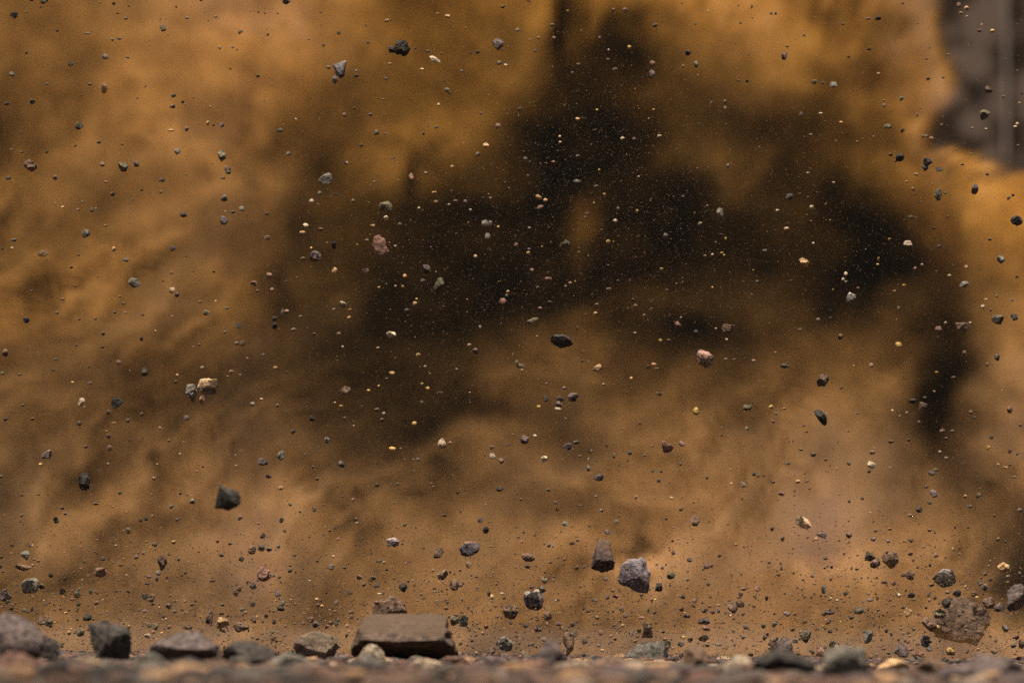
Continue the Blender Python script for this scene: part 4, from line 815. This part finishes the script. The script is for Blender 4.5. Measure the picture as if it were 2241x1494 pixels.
def cubic_table(T, u, v):
    """Catmull-Rom lookup; u along columns, v along rows"""
    def wts(f): return [(-f + 2 * f * f - f ** 3) / 2, (2 - 5 * f * f + 3 * f ** 3) / 2, (f + 4 * f * f - 3 * f ** 3) / 2, (-f * f + f ** 3) / 2]
    R_, C_ = T.shape
    u = np.clip(u, 0, C_ - 1.0001); v = np.clip(v, 0, R_ - 1.0001)
    iu, iv = u.astype(int), v.astype(int)
    wu, wv = wts(u - iu), wts(v - iv)
    out = 0
    for a_ in range(4):
        for b2 in range(4):
            out = out + wv[a_] * wu[b2] * T[np.clip(iv + a_ - 1, 0, R_ - 1), np.clip(iu + b2 - 1, 0, C_ - 1)]
    return np.maximum(out, 0)


YC = 10.66
XX, ZZ = np.meshgrid(gx, gz, indexing='ij')
wx = .075 * smooth_noise((NX, NZ), (11, 7), 3, 5, .62); wz = .075 * smooth_noise((NX, NZ), (11, 7), 4, 5, .62)
# spacing of the table at the depth of the cloud: 0.153 m by 0.108 m
u = ((XX + wx) / YC * FPX + 1120.5) / 140.0
v = (747 - ((ZZ + wz - CAM_Z) / YC - math.tan(PITCH)) * FPX) / 93.4
tau2 = cubic_table(np.sqrt(TAU), u, v) ** 2
for (bx, bz, sx, sz_, ang, amt) in PUFFS:
    c_, s_ = math.cos(math.radians(ang)), math.sin(math.radians(ang))
    X0 = (bx - 1120.5) / FPX * YC; Z0 = CAM_Z + YC * (math.tan(PITCH) - (bz - 747) / FPX)
    dx_, dz_ = XX + wx - X0, ZZ + wz - Z0
    p_ = (dx_ * c_ + dz_ * s_) / (sx * .0011); q_ = (-dx_ * s_ + dz_ * c_) / (sz_ * .0011)
    tau2 = np.maximum(0, tau2 + amt * np.exp(-.5 * (p_ ** 2 + q_ ** 2)))
# rolling billows above, slanting streaks of falling dust below
bil = 1 - 2.6 * np.abs(smooth_noise((NX, NZ), (8, 5), 5, 5, .66))
fine = smooth_noise((NX, NZ), (26, 18), 35, 4, .75)
h_ = int(max(NX, NZ) * 1.6)
st_n = smooth_noise((h_, h_), (10, 40), 15, 4, .72)
ca, sa = math.cos(math.radians(34)), math.sin(math.radians(34))
uu = ((XX + 1.8 * wx) * ca + (ZZ + 1.8 * wz) * sa + 2.6) / 5.4 * (h_ - 1)
vv = (-(XX + 1.8 * wx) * sa + (ZZ + 1.8 * wz) * ca + 2.0) / 5.4 * (h_ - 1)
streak = cubic_table(st_n + 2, vv, uu) - 2
low = 1 / (1 + np.exp((ZZ - .75 + .25 * XX) / .14))
tau2 *= np.clip(1 + (1 - low) * .62 * (bil - .5) + low * (1.5 * streak + .30 * (bil - .5)) + .55 * fine + .10 * smooth_noise((NX, NZ), (30, 20), 25), .1, 2.2)
# the right hand border of the cloud, where the hillside comes into view
ex = np.array([p[0] for p in EDGE], float); ey = np.array([p[1] for p in EDGE], float)
PXX = (XX + wx * .5) / YC * FPX + 1120.5; PZZ = 747 - ((ZZ + wz * .5 - CAM_Z) / YC - math.tan(PITCH)) * FPX
xb = np.interp(PZZ, ey, ex) - PXX
tau2 = (tau2 + 1.0 * np.exp(-((xb - 28) / 24) ** 2) * (PZZ < 420)) / (1 + np.exp(-xb / 11))
# the face of the curtain swells and folds, so that the high sun shades each billow
relief = .55 * smooth_noise((NX, NZ), (7, 5), 6, 2) + .75 * (np.abs(smooth_noise((NX, NZ), (9, 7), 41, 5, .62)) * 2.2 - .55)
relief = relief * (1 - .5 * low) + low * 1.7 * streak
yc = YC + .27 * relief - .20 * np.exp(-np.maximum(ZZ, 0) / .10)
yc = YC - .04 + .20 * np.tanh((yc - YC + .04) / .20)
yc = np.maximum(yc, 10.32)
sg = .085 + .035 * smooth_noise((NX, NZ), (6, 4), 7)
prof = np.exp(-.5 * ((gy[None, :, None] - yc[:, None, :]) / sg[:, None, :]) ** 2)
tau2 = np.sqrt(tau2 ** 2 + (.016 * np.clip(.5 + 1.6 * fine + .9 * (bil - .5), 0, 2)) ** 2) * (1 / (1 + np.exp(-xb / 11)))
prof *= np.clip(1 + 1.3 * smooth_noise((NX, NY, NZ), (16, 6, 10), 8, 4, .7), .03, 3)
prof /= prof.sum(1, keepdims=True) * (gy[1] - gy[0])
D = prof * tau2[:, None, :]
D[:, 0, :] = 0; D[:, -1, :] = 0

me = bpy.data.meshes.new('dust_cloud')
me.vertices.add(NX * NY * NZ)
PX, PY, PZ = np.meshgrid(gx, gy, gz, indexing='ij')
me.vertices.foreach_set('co', np.stack([PX, PY, PZ], -1).astype(np.float32).ravel())
at = me.attributes.new('dust', 'FLOAT', 'POINT'); at.data.foreach_set('value', D.astype(np.float32).ravel())
dust = tag(link('dust_cloud', me), 'billowing orange-brown dust cloud above the gravel', None, None, 'stuff')
dm = bpy.data.materials.new('dust'); dm.use_nodes = True
t = dm.node_tree; t.nodes.clear()
om = t.nodes.new('ShaderNodeOutputMaterial'); pv = t.nodes.new('ShaderNodeVolumePrincipled')
t.links.new(pv.outputs[0], om.inputs['Volume'])
pv.inputs['Absorption Color'].default_value = (*DUST_ABS, 1)
# golden clay dust high up, paler and greyer sand dust low down and in the densest puffs
tg = t.nodes.new('ShaderNodeNewGeometry'); ts = t.nodes.new('ShaderNodeSeparateXYZ')
t.links.new(tg.outputs['Position'], ts.inputs[0])
tz = t.nodes.new('ShaderNodeMapRange'); tz.inputs['From Min'].default_value = 1.0; tz.inputs['From Max'].default_value = .45
t.links.new(ts.outputs['Z'], tz.inputs['Value'])
ta = t.nodes.new('ShaderNodeAttribute'); ta.attribute_name = 'density'
td = t.nodes.new('ShaderNodeMapRange'); td.inputs['From Min'].default_value = 3.0; td.inputs['From Max'].default_value = 10.0; td.inputs['To Max'].default_value = .85
t.links.new(ta.outputs['Fac'], td.inputs['Value'])
tm = t.nodes.new('ShaderNodeMath'); tm.operation = 'MAXIMUM'
tx = t.nodes.new('ShaderNodeMapRange'); tx.inputs['From Min'].default_value = -.25; tx.inputs['From Max'].default_value = -.75; tx.inputs['To Max'].default_value = .4
t.links.new(ts.outputs['X'], tx.inputs['Value'])
tq = t.nodes.new('ShaderNodeMath'); tq.operation = 'MAXIMUM'
t.links.new(tz.outputs[0], tq.inputs[0]); t.links.new(tx.outputs[0], tq.inputs[1])
t.links.new(tq.outputs[0], tm.inputs[0]); t.links.new(td.outputs[0], tm.inputs[1])
tc = t.nodes.new('ShaderNodeMix'); tc.data_type = 'RGBA'
tc.inputs[6].default_value = (*DUST_COLOR, 1); tc.inputs[7].default_value = (*SAND_COLOR, 1)
t.links.new(tm.outputs[0], tc.inputs[0]); t.links.new(tc.outputs[2], pv.inputs['Color'])
pv.inputs['Density'].default_value = 1.0
pv.inputs['Anisotropy'].default_value = 0.0
dm.cycles.volume_sampling = 'MULTIPLE_IMPORTANCE'
g = bpy.data.node_groups.new('dust_grid', 'GeometryNodeTree')
g.interface.new_socket('Geometry', in_out='INPUT', socket_type='NodeSocketGeometry')
g.interface.new_socket('Geometry', in_out='OUTPUT', socket_type='NodeSocketGeometry')
N, L = g.nodes.new, g.links.new
gi, go, vc = N('NodeGroupInput'), N('NodeGroupOutput'), N('GeometryNodeVolumeCube')
vc.inputs['Min'].default_value = DMIN; vc.inputs['Max'].default_value = DMAX
for ax, k in zip('XYZ', (NX, NY, NZ)): vc.inputs['Resolution ' + ax].default_value = k
def vmath(op, val=None):
    q = N('ShaderNodeVectorMath'); q.operation = op
    if val is not None: q.inputs[1].default_value = val
    return q
pos = N('GeometryNodeInputPosition')
n1, n2, n3, n4 = vmath('SUBTRACT', DMIN), vmath('MULTIPLY', [(k - 1) / (DMAX[i] - DMIN[i]) for i, k in enumerate((NX, NY, NZ))]), vmath('ADD', (.5, .5, .5)), vmath('FLOOR')
n5 = vmath('DOT_PRODUCT', (NY * NZ, NZ, 1))
L(pos.outputs[0], n1.inputs[0]); L(n1.outputs[0], n2.inputs[0]); L(n2.outputs[0], n3.inputs[0]); L(n3.outputs[0], n4.inputs[0]); L(n4.outputs[0], n5.inputs[0])
si = N('GeometryNodeSampleIndex'); si.data_type = 'FLOAT'; si.domain = 'POINT'
na = N('GeometryNodeInputNamedAttribute'); na.data_type = 'FLOAT'; na.inputs[0].default_value = 'dust'
L(gi.outputs[0], si.inputs['Geometry']); L(na.outputs[0], si.inputs['Value']); L(n5.outputs['Value'], si.inputs['Index'])
L(si.outputs[0], vc.inputs['Density'])
sm = N('GeometryNodeSetMaterial'); sm.inputs['Material'].default_value = dm
L(vc.outputs[0], sm.inputs[0]); L(sm.outputs[0], go.inputs[0])
dust.modifiers.new('dust_grid', 'NODES').node_group = g
